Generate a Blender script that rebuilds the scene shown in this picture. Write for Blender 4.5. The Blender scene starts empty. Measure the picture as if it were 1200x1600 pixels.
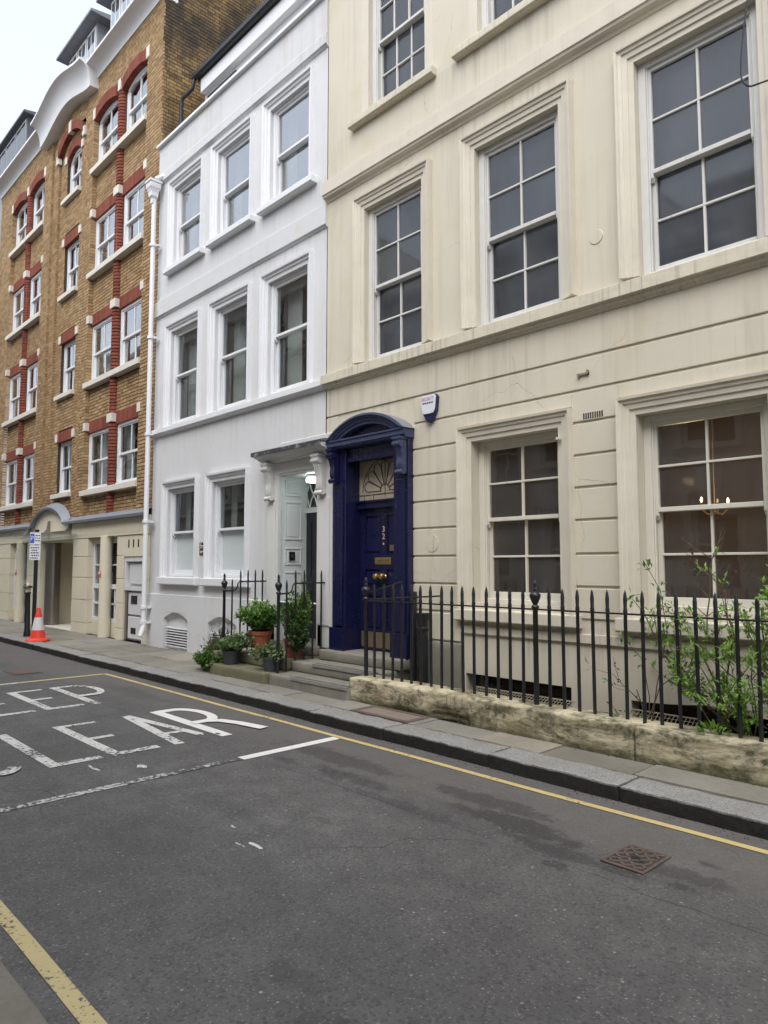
import bpy, bmesh, math, random
from mathutils import Vector, Matrix, noise as mnoise
R = math.radians
rnd = random.Random(7)

# ------------------------------------------------------------------ camera, sky, sun, exposure
scene = bpy.context.scene
cam_data = bpy.data.cameras.new('camera')
cam_data.sensor_fit = 'HORIZONTAL'
cam_data.sensor_width = 36.0
cam_data.lens = 36.0 * 1105.0 / 1200.0
cam_data.clip_start = 0.05
cam_data.clip_end = 2000
cam = bpy.data.objects.new('camera', cam_data)
scene.collection.objects.link(cam)
cam.location = (0, 0, 1.6)
cam.rotation_euler = (R(90 + 4.3987), 0, R(46.3834))
scene.camera = cam

SUN_EL, SUN_AZ = 55.0, 152.0        # azimuth measured from +Y (into the houses) towards +X
world = bpy.data.worlds.new('World')
scene.world = world
world.use_nodes = True
nt = world.node_tree
nt.nodes.clear()
wo = nt.nodes.new('ShaderNodeOutputWorld')
bg = nt.nodes.new('ShaderNodeBackground')
sky = nt.nodes.new('ShaderNodeTexSky')
sky.sky_type = 'NISHITA'
sky.sun_disc = False
sky.sun_elevation = R(SUN_EL)
sky.sun_rotation = R(SUN_AZ)
sky.air_density = 1.2
sky.dust_density = 4.0
hs = nt.nodes.new('ShaderNodeHueSaturation')
hs.inputs['Saturation'].default_value = 0.34
nt.links.new(sky.outputs[0], hs.inputs['Color'])
veil = nt.nodes.new('ShaderNodeMix'); veil.data_type = 'RGBA'          # even overcast veil over the clear-sky gradient
veil.inputs[0].default_value = 0.6
veil.inputs[7].default_value = (1.90, 2.14, 2.62, 1)
nt.links.new(hs.outputs[0], veil.inputs[6])
nt.links.new(veil.outputs[2], bg.inputs[0])
bg.inputs[1].default_value = 0.15
nt.links.new(bg.outputs[0], wo.inputs[0])

sun_data = bpy.data.lights.new('sun', 'SUN')
sun_data.energy = 0.75
sun_data.angle = R(60)
sun_data.color = (1.0, 0.985, 0.96)
sun = bpy.data.objects.new('sun', sun_data)
scene.collection.objects.link(sun)
sd = Vector((math.sin(R(SUN_AZ)) * math.cos(R(SUN_EL)), math.cos(R(SUN_AZ)) * math.cos(R(SUN_EL)), math.sin(R(SUN_EL))))
sun.rotation_euler = sd.to_track_quat('Z', 'Y').to_euler()
sun.location = (4, -4, 20)

scene.view_settings.view_transform = 'Standard'
scene.view_settings.look = 'None'
scene.view_settings.gamma = 1.0
scene.view_settings.use_curve_mapping = False
scene.view_settings.exposure = 1.6
scene.cycles.max_bounces = 10
scene.cycles.diffuse_bounces = 5
scene.cycles.transparent_max_bounces = 16
scene.cycles.use_denoising = True

# ------------------------------------------------------------------ helpers
col = scene.collection
WO = {}                                   # world origin of every object built here

def tag(o, label=None, cat=None, group=None, kind=None):
    if label: o['label'] = label
    if cat: o['category'] = cat
    if group: o['group'] = group
    if kind: o['kind'] = kind
    return o

def empty(name, loc, parent=None):
    o = bpy.data.objects.new(name, None)
    o.empty_display_size = 0.2
    col.objects.link(o)
    place(o, Vector(loc), parent)
    return o

def place(o, origin, parent=None):
    WO[o.name] = Vector(origin)
    if parent is not None:
        o.parent = parent
        o.location = Vector(origin) - WO[parent.name]
    else:
        o.location = origin

class MB:
    """collects faces in world coordinates; build() links them as one mesh object"""
    def __init__(s):
        s.v = []; s.f = []; s.m = []
    def face(s, pts, m=0):
        n = len(s.v); s.v.extend([tuple(p) for p in pts]); s.f.append(tuple(range(n, n + len(pts)))); s.m.append(m)
    def box(s, x0, x1, y0, y1, z0, z1, m=0):
        if x0 > x1: x0, x1 = x1, x0
        if y0 > y1: y0, y1 = y1, y0
        if z0 > z1: z0, z1 = z1, z0
        n = len(s.v)
        s.v += [(x0,y0,z0),(x1,y0,z0),(x1,y1,z0),(x0,y1,z0),(x0,y0,z1),(x1,y0,z1),(x1,y1,z1),(x0,y1,z1)]
        for q in ((0,1,5,4),(1,2,6,5),(2,3,7,6),(3,0,4,7),(4,5,6,7),(3,2,1,0)):
            s.f.append(tuple(n + i for i in q)); s.m.append(m)
        return s
    def prism(s, poly, axis, a, b, m=0):
        """poly of 2D points extruded along axis from a to b; 2D order: x->(y,z) y->(x,z) z->(x,y)"""
        def P(p, t):
            if axis == 'x': return (t, p[0], p[1])
            if axis == 'y': return (p[0], t, p[1])
            return (p[0], p[1], t)
        k = len(poly); n = len(s.v)
        s.v += [P(p, a) for p in poly] + [P(p, b) for p in poly]
        for i in range(k):
            j = (i + 1) % k
            s.f.append((n+i, n+j, n+k+j, n+k+i)); s.m.append(m)
        s.f.append(tuple(n + i for i in range(k - 1, -1, -1))); s.m.append(m)
        s.f.append(tuple(n + k + i for i in range(k))); s.m.append(m)
        return s
    def tube(s, pts, r, n=8, m=0, r2=None):
        pts = [Vector(p) for p in pts]
        rings = []
        for i, p in enumerate(pts):
            d = (pts[min(i+1, len(pts)-1)] - pts[max(i-1, 0)])
            if d.length < 1e-9: d = Vector((0,0,1))
            d.normalize()
            a = d.orthogonal().normalized() if i == 0 else (rings_a - d * rings_a.dot(d)).normalized()
            rings_a = a
            b = d.cross(a)
            t = i / max(1, len(pts) - 1)
            rr = r if r2 is None else r + (r2 - r) * t
            base = len(s.v)
            for k in range(n):
                an = 2 * math.pi * k / n
                s.v.append(tuple(p + a * (rr * math.cos(an)) + b * (rr * math.sin(an))))
            rings.append(base)
        for i in range(len(rings) - 1):
            for k in range(n):
                k2 = (k + 1) % n
                s.f.append((rings[i]+k, rings[i]+k2, rings[i+1]+k2, rings[i+1]+k)); s.m.append(m)
        s.f.append(tuple(rings[0] + k for k in range(n - 1, -1, -1))); s.m.append(m)
        s.f.append(tuple(rings[-1] + k for k in range(n))); s.m.append(m)
        return s
    def lathe(s, prof, cx, cy, cz, n=12, m=0, axis='z', a0=0.0, a1=2*math.pi):
        full = abs(a1 - a0 - 2*math.pi) < 1e-6
        k = n if full else n + 1
        base = len(s.v)
        for (r, h) in prof:
            for i in range(k):
                an = a0 + (a1 - a0) * i / n
                c, t = r * math.cos(an), r * math.sin(an)
                if axis == 'z': s.v.append((cx + c, cy + t, cz + h))
                elif axis == 'x': s.v.append((cx + h, cy + c, cz + t))
                else: s.v.append((cx + c, cy + h, cz + t))
        for j in range(len(prof) - 1):
            for i in range(n if full else n):
                i2 = (i + 1) % k if full else i + 1
                s.f.append((base + j*k + i, base + j*k + i2, base + (j+1)*k + i2, base + (j+1)*k + i)); s.m.append(m)
        if full:
            if prof[0][0] > 1e-6: s.f.append(tuple(base + i for i in range(k - 1, -1, -1))); s.m.append(m)
            if prof[-1][0] > 1e-6: s.f.append(tuple(base + (len(prof)-1)*k + i for i in range(k))); s.m.append(m)
        return s
    def mesh(s, name, origin):
        o = Vector(origin)
        me = bpy.data.meshes.new(name)
        me.from_pydata([(v[0]-o.x, v[1]-o.y, v[2]-o.z) for v in s.v], [], s.f)
        return me
    def build(s, name, mats, parent=None, origin=None, smooth=False, bevel=0, recalc=True, seg=2):
        xs = [v[0] for v in s.v]; ys = [v[1] for v in s.v]; zs = [v[2] for v in s.v]
        if origin is None:
            origin = ((min(xs)+max(xs))/2, (min(ys)+max(ys))/2, min(zs))
        me = s.mesh(name, origin)
        if not isinstance(mats, (list, tuple)): mats = [mats]
        for mm in mats: me.materials.append(mm)
        if len(mats) > 1: me.polygons.foreach_set('material_index', s.m)
        if recalc:
            bm = bmesh.new(); bm.from_mesh(me)
            bmesh.ops.remove_doubles(bm, verts=bm.verts, dist=1e-5)
            bmesh.ops.recalc_face_normals(bm, faces=bm.faces)
            bm.to_mesh(me); bm.free()
        if smooth:
            me.polygons.foreach_set('use_smooth', [True] * len(me.polygons))
            try: me.set_sharp_from_angle(angle=R(40))
            except Exception: pass
        ob = bpy.data.objects.new(name, me)
        col.objects.link(ob)
        place(ob, origin, parent)
        if bevel:
            b = ob.modifiers.new('edge', 'BEVEL'); b.width = bevel; b.segments = seg; b.limit_method = 'ANGLE'; b.angle_limit = R(40)
        return ob

def inst(name, me, origin, parent=None, scale=None, rot=None):
    o = bpy.data.objects.new(name, me)
    col.objects.link(o)
    place(o, origin, parent)
    if scale: o.scale = scale
    if rot: o.rotation_euler = rot
    return o

def wall_holes(mb, x0, x1, z0, z1, y, depth, holes, m=0, back=False):
    xs = sorted({x0, x1, *[min(max(h[i], x0), x1) for h in holes for i in (0, 1)]})
    zs = sorted({z0, z1, *[min(max(h[i], z0), z1) for h in holes for i in (2, 3)]})
    for i in range(len(xs) - 1):
        for j in range(len(zs) - 1):
            cx, cz = (xs[i] + xs[i+1]) / 2, (zs[j] + zs[j+1]) / 2
            if any(h[0] < cx < h[1] and h[2] < cz < h[3] for h in holes): continue
            mb.face([(xs[i], y, zs[j]), (xs[i+1], y, zs[j]), (xs[i+1], y, zs[j+1]), (xs[i], y, zs[j+1])], m)
    for (a, b, c, d) in [h[:4] for h in holes]:
        y2 = y + depth
        mb.face([(a, y, c), (a, y2, c), (a, y2, d), (a, y, d)], m)
        mb.face([(b, y, c), (b, y, d), (b, y2, d), (b, y2, c)], m)
        mb.face([(a, y, d), (a, y2, d), (b, y2, d), (b, y, d)], m)
        mb.face([(a, y, c), (b, y, c), (b, y2, c), (a, y2, c)], m)

def sweep3(mb, prof, x0, x1, zb, z1, y, m=0, sgn=-1):
    """moulded surround: profile (outward, projection) swept up the left, over the top, down the right"""
    pts = []
    for (o, p) in prof:
        yy = y + sgn * p
        pts.append([(x0 - o, yy, zb), (x0 - o, yy, z1 + o), (x1 + o, yy, z1 + o), (x1 + o, yy, zb)])
    for a, b in zip(pts, pts[1:]):
        for i in range(3):
            mb.face([a[i], a[i+1], b[i+1], b[i]], m)
    mb.face([p[0] for p in pts], m); mb.face([p[3] for p in pts], m)

# ------------------------------------------------------------------ materials
class NB:
    def __init__(s, name):
        s.mat = bpy.data.materials.new(name); s.mat.use_nodes = True
        s.t = s.mat.node_tree; s.t.nodes.clear()
        s.out = s.n('ShaderNodeOutputMaterial')
        s.pos = s.n('ShaderNodeNewGeometry')
    def n(s, t, **kw):
        x = s.t.nodes.new(t)
        for k, v in kw.items(): setattr(x, k, v)
        return x
    def l(s, a, b): s.t.links.new(a, b)
    def val(s, x, inp):
        if isinstance(x, (int, float)): inp.default_value = x
        elif isinstance(x, (tuple, list)): inp.default_value = (*x, 1.0) if len(x) == 3 and inp.type == 'RGBA' else x
        else: s.l(x, inp)
    def math(s, op, a, b=None, clamp=False):
        x = s.n('ShaderNodeMath', operation=op); x.use_clamp = clamp
        s.val(a, x.inputs[0])
        if b is not None: s.val(b, x.inputs[1])
        return x.outputs[0]
    def mix(s, f, a, b, blend='MIX'):
        x = s.n('ShaderNodeMix', data_type='RGBA', blend_type=blend)
        s.val(f, x.inputs[0]); s.val(a, x.inputs[6]); s.val(b, x.inputs[7])
        return x.outputs[2]
    def map(s, scale, loc=(0,0,0), src=None):
        x = s.n('ShaderNodeMapping'); x.inputs['Scale'].default_value = scale; x.inputs['Location'].default_value = loc
        s.l(src or s.pos.outputs['Position'], x.inputs[0]); return x.outputs[0]
    def noise(s, scale, detail=3, rough=.55, vec=None, dist=0):
        x = s.n('ShaderNodeTexNoise'); x.inputs['Scale'].default_value = scale; x.inputs['Detail'].default_value = detail
        x.inputs['Roughness'].default_value = rough; x.inputs['Distortion'].default_value = dist
        s.l(vec or s.pos.outputs['Position'], x.inputs['Vector']); return x.outputs[0]
    def voro(s, scale, feat='F1', vec=None, out='Distance'):
        x = s.n('ShaderNodeTexVoronoi', feature=feat); x.inputs['Scale'].default_value = scale
        s.l(vec or s.pos.outputs['Position'], x.inputs['Vector']); return x.outputs[out]
    def ramp(s, f, stops):
        x = s.n('ShaderNodeValToRGB'); e = x.color_ramp.elements
        while len(e) < len(stops): e.new(.5)
        for el, (p, c) in zip(e, stops):
            el.position = p; el.color = (*c, 1) if isinstance(c, tuple) else (c, c, c, 1)
        s.l(f, x.inputs[0]); return x.outputs[0]
    def rng(s, f, a, b, c=0., d=1.):
        x = s.n('ShaderNodeMapRange'); x.clamp = True
        for i, v in enumerate((a, b, c, d)): x.inputs[i+1].default_value = v
        s.l(f, x.inputs[0]); return x.outputs[0]
    def bump(s, h, strength=.3, dist=.01):
        x = s.n('ShaderNodeBump'); x.inputs['Strength'].default_value = strength; x.inputs['Distance'].default_value = dist
        s.l(h, x.inputs['Height']); return x.outputs[0]
    def pbr(s, color, rough=.6, normal=None, metal=0., spec=.5, emit=None, estr=0., subs=0):
        p = s.n('ShaderNodeBsdfPrincipled')
        s.val(color, p.inputs['Base Color']); s.val(rough, p.inputs['Roughness'])
        p.inputs['Metallic'].default_value = metal; p.inputs['Specular IOR Level'].default_value = spec
        if normal is not None: s.l(normal, p.inputs['Normal'])
        if emit: p.inputs['Emission Color'].default_value = (*emit, 1); p.inputs['Emission Strength'].default_value = estr
        s.l(p.outputs[0], s.out.inputs[0]); return p

def mul(c, k): return tuple(min(1, x * k) for x in c)

def M_plain(name, c, rough=.5, var=.12, scale=6, bump=.15, bscale=90, bdist=.004, metal=0., spec=.5, streak=0., dirt=(.12,.1,.08), sscale=(9,9,.5), wav=0.):
    b = NB(name)
    f = b.noise(scale, 4)
    cc = b.mix(f, mul(c, 1 - var), mul(c, 1 + var))
    if streak:
        s1 = b.noise(1.0, 5, .65, vec=b.map(sscale))
        s2 = b.noise(.9, 2, .5)
        k = b.math('MULTIPLY', b.rng(s1, .52, .75), b.rng(s2, .35, .65))
        cc = b.mix(b.math('MULTIPLY', k, streak), cc, dirt)
    h = b.noise(bscale, 3, .6)
    if wav:
        h = b.math('ADD', b.math('MULTIPLY', h, .25), b.math('MULTIPLY', b.noise(wav, 2), 1.5))
    rr = b.math('ADD', b.math('MULTIPLY', b.noise(scale*2.3, 2), .15), rough - .07)
    b.pbr(cc, rr, b.bump(h, bump, bdist), metal, spec)
    return b.mat

def M_stucco(name, c, dirt=.25, crack=False, wav=2.5, ledges=(), ldirt=.75):
    b = NB(name)
    f = b.noise(.8, 5, .6)
    f2 = b.noise(5, 4, .6)
    cc = b.mix(f, mul(c, .88), mul(c, 1.08))
    cc = b.mix(b.rng(f2, .3, .75, 0, .35), cc, mul(c, .92))
    # rain streaks
    s1 = b.noise(1.0, 5, .65, vec=b.map((7, 7, .35)))
    k = b.math('MULTIPLY', b.rng(s1, .5, .78), b.rng(b.noise(.6, 3), .4, .68))
    cc = b.mix(b.math('MULTIPLY', k, dirt), cc, (.23, .19, .14))
    # yellowed and chalky patches
    cc = b.mix(b.math('MULTIPLY', b.rng(b.noise(1.7, 5, .62, vec=b.map((1, 1, 1), (3, 7, 1))), .56, .74), dirt * .8), cc, (c[0]*.9, c[1]*.78, c[2]*.55))
    if ledges:
        sp = b.n('ShaderNodeSeparateXYZ'); b.l(b.pos.outputs['Position'], sp.inputs[0])
        drip = b.rng(b.noise(1.0, 4, .7, vec=b.map((16, 16, .45), (2, 0, 0))), .50, .74)
        drip = b.math('MULTIPLY', drip, b.rng(b.noise(.7, 2, vec=b.map((1, 1, .2), (8, 3, 0))), .38, .62))
        tot = None
        for (zt, ln) in ledges:
            g = b.math('MULTIPLY', b.rng(sp.outputs[2], zt - ln, zt), b.math('LESS_THAN', sp.outputs[2], zt + .01))
            tot = g if tot is None else b.math('MAXIMUM', tot, g)
        cc = b.mix(b.math('MULTIPLY', b.math('MULTIPLY', drip, tot), ldirt), cc, (.19, .165, .13))
        # peeled patches showing an older, yellower coat
        pe = b.rng(b.noise(3.1, 6, .68, vec=b.map((1, 1, 1), (1, 4, 6))), .655, .675)
        cc = b.mix(b.math('MULTIPLY', pe, .5), cc, (c[0] * .95, c[1] * .86, c[2] * .68))
    h = b.math('ADD', b.math('MULTIPLY', b.noise(70, 3, .6), .18), b.math('MULTIPLY', b.noise(wav, 3, .55), 1.6))
    h = b.math('ADD', h, b.math('MULTIPLY', b.noise(14, 4, .6), .35))
    if crack:
        v = b.voro(.55, 'DISTANCE_TO_EDGE', vec=b.n_vecadd(b.noise_col(5), .16))
        line = b.math('MULTIPLY', b.rng(v, .0, .0022, 1, 0), b.rng(b.noise(.9, 2, vec=b.map((1,1,1),(11,2,5))), .55, .62))
        cc = b.mix(b.math('MULTIPLY', line, .6), cc, (.2, .16, .11))
        h = b.math('SUBTRACT', h, line)
    b.pbr(cc, .62, b.bump(h, .35, .006), 0, .35)
    return b.mat

def _noise_col(s, scale):
    x = s.n('ShaderNodeTexNoise'); x.inputs['Scale'].default_value = scale; x.inputs['Detail'].default_value = 3
    s.l(s.pos.outputs['Position'], x.inputs['Vector']); return x.outputs[1]
def _n_vecadd(s, c, k):
    x = s.n('ShaderNodeVectorMath', operation='MULTIPLY_ADD')
    s.l(c, x.inputs[0]); x.inputs[1].default_value = (k, k, k); s.l(s.pos.outputs['Position'], x.inputs[2]); return x.outputs[0]
NB.noise_col = _noise_col; NB.n_vecadd = _n_vecadd

def M_brick(name, cols, mort=False, soot=0.):
    b = NB(name)
    oi = b.n('ShaderNodeObjectInfo')
    r = b.math('FRACT', b.math('ADD', b.pos.outputs['Random Per Island'], oi.outputs['Random']))
    cc = b.ramp(r, [(i / (len(cols) - 1), c) for i, c in enumerate(cols)])
    f = b.noise(18, 4, .65)
    cc = b.mix(b.rng(f, .3, .7, 0, .45), cc, b.mix(1.0, cc, (.5, .45, .42), 'MULTIPLY'))
    big = b.noise(.7, 4, .6)
    cc = b.mix(b.rng(big, .45, .75, 0, .35), cc, b.mix(1.0, cc, (.58, .52, .5), 'MULTIPLY'))
    if soot:
        g = b.noise(1.1, 5, .65, vec=b.map((1, 1, .55)))
        cc = b.mix(b.rng(g, .42, .62, 0, soot), cc, (.045, .037, .03))
    b.pbr(cc, .85, b.bump(b.noise(55, 4, .65), .4, .006), 0, .25)
    return b.mat

def M_glass(name, tint=(.8,.84,.85), haze=.0, hazecol=(.3,.31,.33), ior=1.55, rough=.015, wob=.5):
    b = NB(name)
    f0 = ((ior - 1) / (ior + 1)) ** 2
    lw = b.n('ShaderNodeLayerWeight'); lw.inputs[0].default_value = .5
    schlick = b.math('ADD', f0, b.math('MULTIPLY', 1 - f0, b.math('POWER', lw.outputs['Facing'], 5.0)))
    bm = b.bump(b.noise(2.2, 2), wob * .12, .02)
    tr = b.n('ShaderNodeBsdfTransparent'); tr.inputs[0].default_value = (*tint, 1)
    gl = b.n('ShaderNodeBsdfGlossy'); gl.inputs['Roughness'].default_value = rough; b.l(bm, gl.inputs['Normal'])
    base = tr.outputs[0]
    if haze:
        df = b.n('ShaderNodeBsdfDiffuse'); df.inputs[0].default_value = (*hazecol, 1)
        st = b.noise(1.0, 4, .6, vec=b.map((4.5, 4.5, .5)))
        k = b.math('MULTIPLY', b.rng(st, .34, .72, .5, 1.), haze)
        k = b.math('MULTIPLY', k, b.rng(b.noise(1.3, 3, .6, vec=b.map((1, 1, 1.4), (5, 2, 9))), .35, .65, .45, 1.15))
        mx = b.n('ShaderNodeMixShader'); b.l(k, mx.inputs[0]); b.l(base, mx.inputs[1]); b.l(df.outputs[0], mx.inputs[2])
        base = mx.outputs[0]
    mx = b.n('ShaderNodeMixShader'); b.l(schlick, mx.inputs[0]); b.l(base, mx.inputs[1]); b.l(gl.outputs[0], mx.inputs[2])
    b.l(mx.outputs[0], b.out.inputs[0])
    return b.mat

def M_leaf(name, c1, c2):
    b = NB(name)
    cc = b.ramp(b.pos.outputs['Random Per Island'], [(0, c1), (.6, tuple((x+y)/2 for x, y in zip(c1, c2))), (1, c2)])
    df = b.n('ShaderNodeBsdfPrincipled'); b.l(cc, df.inputs['Base Color']); df.inputs['Roughness'].default_value = .5
    df.inputs['Specular IOR Level'].default_value = .35
    tl = b.n('ShaderNodeBsdfTranslucent'); b.l(b.mix(1.0, cc, (1.1, 1.3, .5), 'MULTIPLY'), tl.inputs[0])
    mx = b.n('ShaderNodeMixShader'); mx.inputs[0].default_value = .3
    b.l(df.outputs[0], mx.inputs[1]); b.l(tl.outputs[0], mx.inputs[2]); b.l(mx.outputs[0], b.out.inputs[0])
    return b.mat

def M_asphalt():
    b = NB('asphalt')
    sp = b.n('ShaderNodeSeparateXYZ'); b.l(b.pos.outputs['Position'], sp.inputs[0])
    big = b.noise(.6, 5, .6); mid = b.noise(4, 4, .6)
    cc = b.mix(b.rng(big, .3, .7), (.088, .083, .079), (.14, .135, .128))
    cc = b.mix(b.rng(mid, .35, .65, 0, .6), cc, (.070, .066, .063))
    # chippings
    vr = b.voro(85, 'F1', out='Color'); vd = b.voro(85, 'F1')
    s2 = b.n('ShaderNodeSeparateColor'); b.l(vr, s2.inputs[0])
    chip = b.math('MULTIPLY', b.rng(s2.outputs[0], .72, .98), b.rng(vd, .25, .5, 1, 0))
    cc = b.mix(b.math('MULTIPLY', chip, .55), cc, (.28, .27, .255))
    dk = b.rng(s2.outputs[1], .6, .95)
    cc = b.mix(b.math('MULTIPLY', dk, .5), cc, (.03, .03, .032))
    vr2 = b.voro(32, 'F1', out='Color'); vd2 = b.voro(32, 'F1')
    s3 = b.n('ShaderNodeSeparateColor'); b.l(vr2, s3.inputs[0])
    chip2 = b.math('MULTIPLY', b.rng(s3.outputs[0], .955, .985), b.rng(vd2, .18, .28, 1, 0))
    cc = b.mix(b.math('MULTIPLY', chip2, .7), cc, (.34, .33, .31))
    # smoother brown channel beside the far kerb
    ch = b.math('ADD', sp.outputs[1], b.math('MULTIPLY', b.noise(1.3, 4), .7))
    chf = b.rng(ch, 3.95, 4.15)
    cc = b.mix(b.math('MULTIPLY', chf, .55), cc, (.118, .108, .096))
    # joint between the lanes of surfacing, and a few wandering cracks
    sy = b.math('ADD', sp.outputs[1], b.math('MULTIPLY', b.noise(2.5, 3), .10))
    seam = b.math('MULTIPLY', b.rng(b.math('ABSOLUTE', b.math('SUBTRACT', sy, 3.47)), .003, .009, 1, 0), b.rng(b.noise(1.1, 2), .4, .55))
    ck = b.voro(.33, 'DISTANCE_TO_EDGE', vec=b.n_vecadd(b.noise_col(2.2), .35))
    ck = b.math('MULTIPLY', b.rng(ck, .0008, .0026, 1, 0), b.rng(b.noise(.55, 2, vec=b.map((1, 1, 1), (7, 1, 3))), .47, .55))
    cc = b.mix(b.math('MULTIPLY', b.math('MAXIMUM', seam, ck), .7), cc, (.03, .028, .026))
    # traffic-polished tracks
    trk = b.math('ADD', b.rng(b.math('ABSOLUTE', b.math('SUBTRACT', sp.outputs[1], 2.05)), .1, .42, 1, 0), b.rng(b.math('ABSOLUTE', b.math('SUBTRACT', sp.outputs[1], 3.5)), .1, .42, 1, 0))
    cc = b.mix(b.math('MULTIPLY', b.math('MULTIPLY', trk, b.rng(b.noise(1.7, 4), .3, .7)), .22), cc, (.065, .063, .062))
    # gum spots
    gv = b.voro(1.7); g = b.rng(gv, .02, .032, 1, 0)
    cc = b.mix(b.math('MULTIPLY', g, .55), cc, (.35, .35, .34))
    # oil and damp stains, each where it lies
    nz = b.noise(3.2, 5, .65); nz2 = b.noise(11, 4, .6); nz3 = b.noise(45, 3, .7)
    tot = None
    for (x, y, rx, ry, k) in STAINS:
        dx = b.math('MULTIPLY', b.math('SUBTRACT', sp.outputs[0], x), 1 / rx)
        dy = b.math('MULTIPLY', b.math('SUBTRACT', sp.outputs[1], y), 1 / ry)
        d = b.math('SQRT', b.math('ADD', b.math('MULTIPLY', dx, dx), b.math('MULTIPLY', dy, dy)))
        d = b.math('ADD', d, b.math('MULTIPLY', b.math('SUBTRACT', nz, .5), 1.9))
        d = b.math('ADD', d, b.math('MULTIPLY', b.math('SUBTRACT', nz2, .5), 1.5))
        d = b.math('ADD', d, b.math('MULTIPLY', b.math('SUBTRACT', nz3, .5), 1.2))
        m_ = b.rng(d, .7, .95, k * .82, 0)
        tot = m_ if tot is None else b.math('MAXIMUM', tot, m_)
    cc = b.mix(tot, cc, b.mix(b.math('MULTIPLY', chip, .5), (.026, .025, .025), (.2, .2, .19)))
    h = b.math('ADD', b.math('MULTIPLY', vd, -1.0), b.math('MULTIPLY', b.noise(180, 2), .6))
    rough = b.math('SUBTRACT', .82, b.math('MULTIPLY', tot, .25))
    b.pbr(cc, rough, b.bump(h, .5, .004), 0, .35)
    return b.mat

STAINS = [(-2.75, 3.72, .55, .13, .8), (-2.25, 3.55, .45, .09, .7), (-3.15, 3.95, .5, .12, .65), (-4.75, 3.9, .8, .16, .6), (-4.15, 3.62, .45, .10, .6),
          (-3.4, 3.45, .6, .08, .45), (-1.75, 3.75, .35, .10, .6), (-1.95, 1.62, .22, .10, .55), (-2.35, 1.75, .16, .07, .4), (-1.65, 3.98, .09, .04, .6),
          (-1.62, 3.62, .1, .05, .65), (-2.2, 3.38, .09, .05, .7), (-4.9, 3.55, .3, .06, .5), (-3.6, 2.9, .10, .04, .4), (-4.3, 2.6, .4, .12, .3), (-8.9, 4.0, 1.2, .18, .35)]

def M_worn(name, c, wear, seed=0, yellow=False, scale=1.0):
    """road paint: worn away to the asphalt in flakes"""
    b = NB(name)
    f = b.noise(28 * scale, 5, .7, vec=b.map((1, 1, 1), (seed, seed * 2, 0)))
    g = b.noise(2.2, 3, .6, vec=b.map((1, 1, 1), (seed, 0, seed)))
    f = b.math('ADD', f, b.math('MULTIPLY', b.math('SUBTRACT', g, .5), .5))
    k = b.rng(f, .66 - wear, .72 - wear)
    cc = b.mix(b.noise(9, 3), mul(c, .85), c)
    cc = b.mix(k, cc, (.075, .073, .075))
    b.pbr(cc, .7, b.bump(b.noise(160, 2), .3, .003), 0, .3)
    return b.mat

def M_granite(name, c, dk):
    b = NB(name)
    v = b.voro(120, out='Color'); s2 = b.n('ShaderNodeSeparateColor'); b.l(v, s2.inputs[0])
    cc = b.mix(b.rng(s2.outputs[0], .2, .9), mul(c, .82), mul(c, 1.12))
    cc = b.mix(b.rng(s2.outputs[1], .8, .95, 0, .7), cc, (.05, .05, .05))
    cc = b.mix(b.rng(b.noise(2.5, 4), .4, .7, 0, .45), cc, mul(c, .6))
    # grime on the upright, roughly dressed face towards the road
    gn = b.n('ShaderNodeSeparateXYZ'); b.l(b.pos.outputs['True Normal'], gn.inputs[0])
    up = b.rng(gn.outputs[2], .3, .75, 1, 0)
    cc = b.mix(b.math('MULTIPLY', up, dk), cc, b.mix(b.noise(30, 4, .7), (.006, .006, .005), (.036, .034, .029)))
    h = b.math('ADD', b.noise(45, 4, .7), b.math('MULTIPLY', b.noise(12, 3), 2.0))
    b.pbr(cc, .75, b.bump(h, .5, .01), 0, .3)
    return b.mat

def M_slab():
    b = NB('yorkstone')
    oi = b.n('ShaderNodeObjectInfo')
    cc = b.ramp(oi.outputs['Random'], [(0, (.19, .175, .145)), (.35, (.235, .22, .185)), (.7, (.25, .24, .215)), (1, (.285, .26, .21))])
    cc = b.mix(b.rng(b.noise(2.2, 5, .62), .35, .7, 0, .55), cc, b.mix(1.0, cc, (.58, .56, .5), 'MULTIPLY'))
    cc = b.mix(b.rng(b.noise(30, 4, .7), .45, .75, 0, .5), cc, b.mix(1.0, cc, (.62, .6, .56), 'MULTIPLY'))
    gv = b.rng(b.voro(2.3), .012, .02, 1, 0)
    cc = b.mix(b.math('MULTIPLY', gv, .5), cc, (.07, .07, .065))
    h = b.math('ADD', b.noise(26, 4, .65), b.math('MULTIPLY', b.noise(5, 2), 1.2))
    b.pbr(cc, .8, b.bump(h, .3, .006), 0, .3)
    return b.mat

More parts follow.
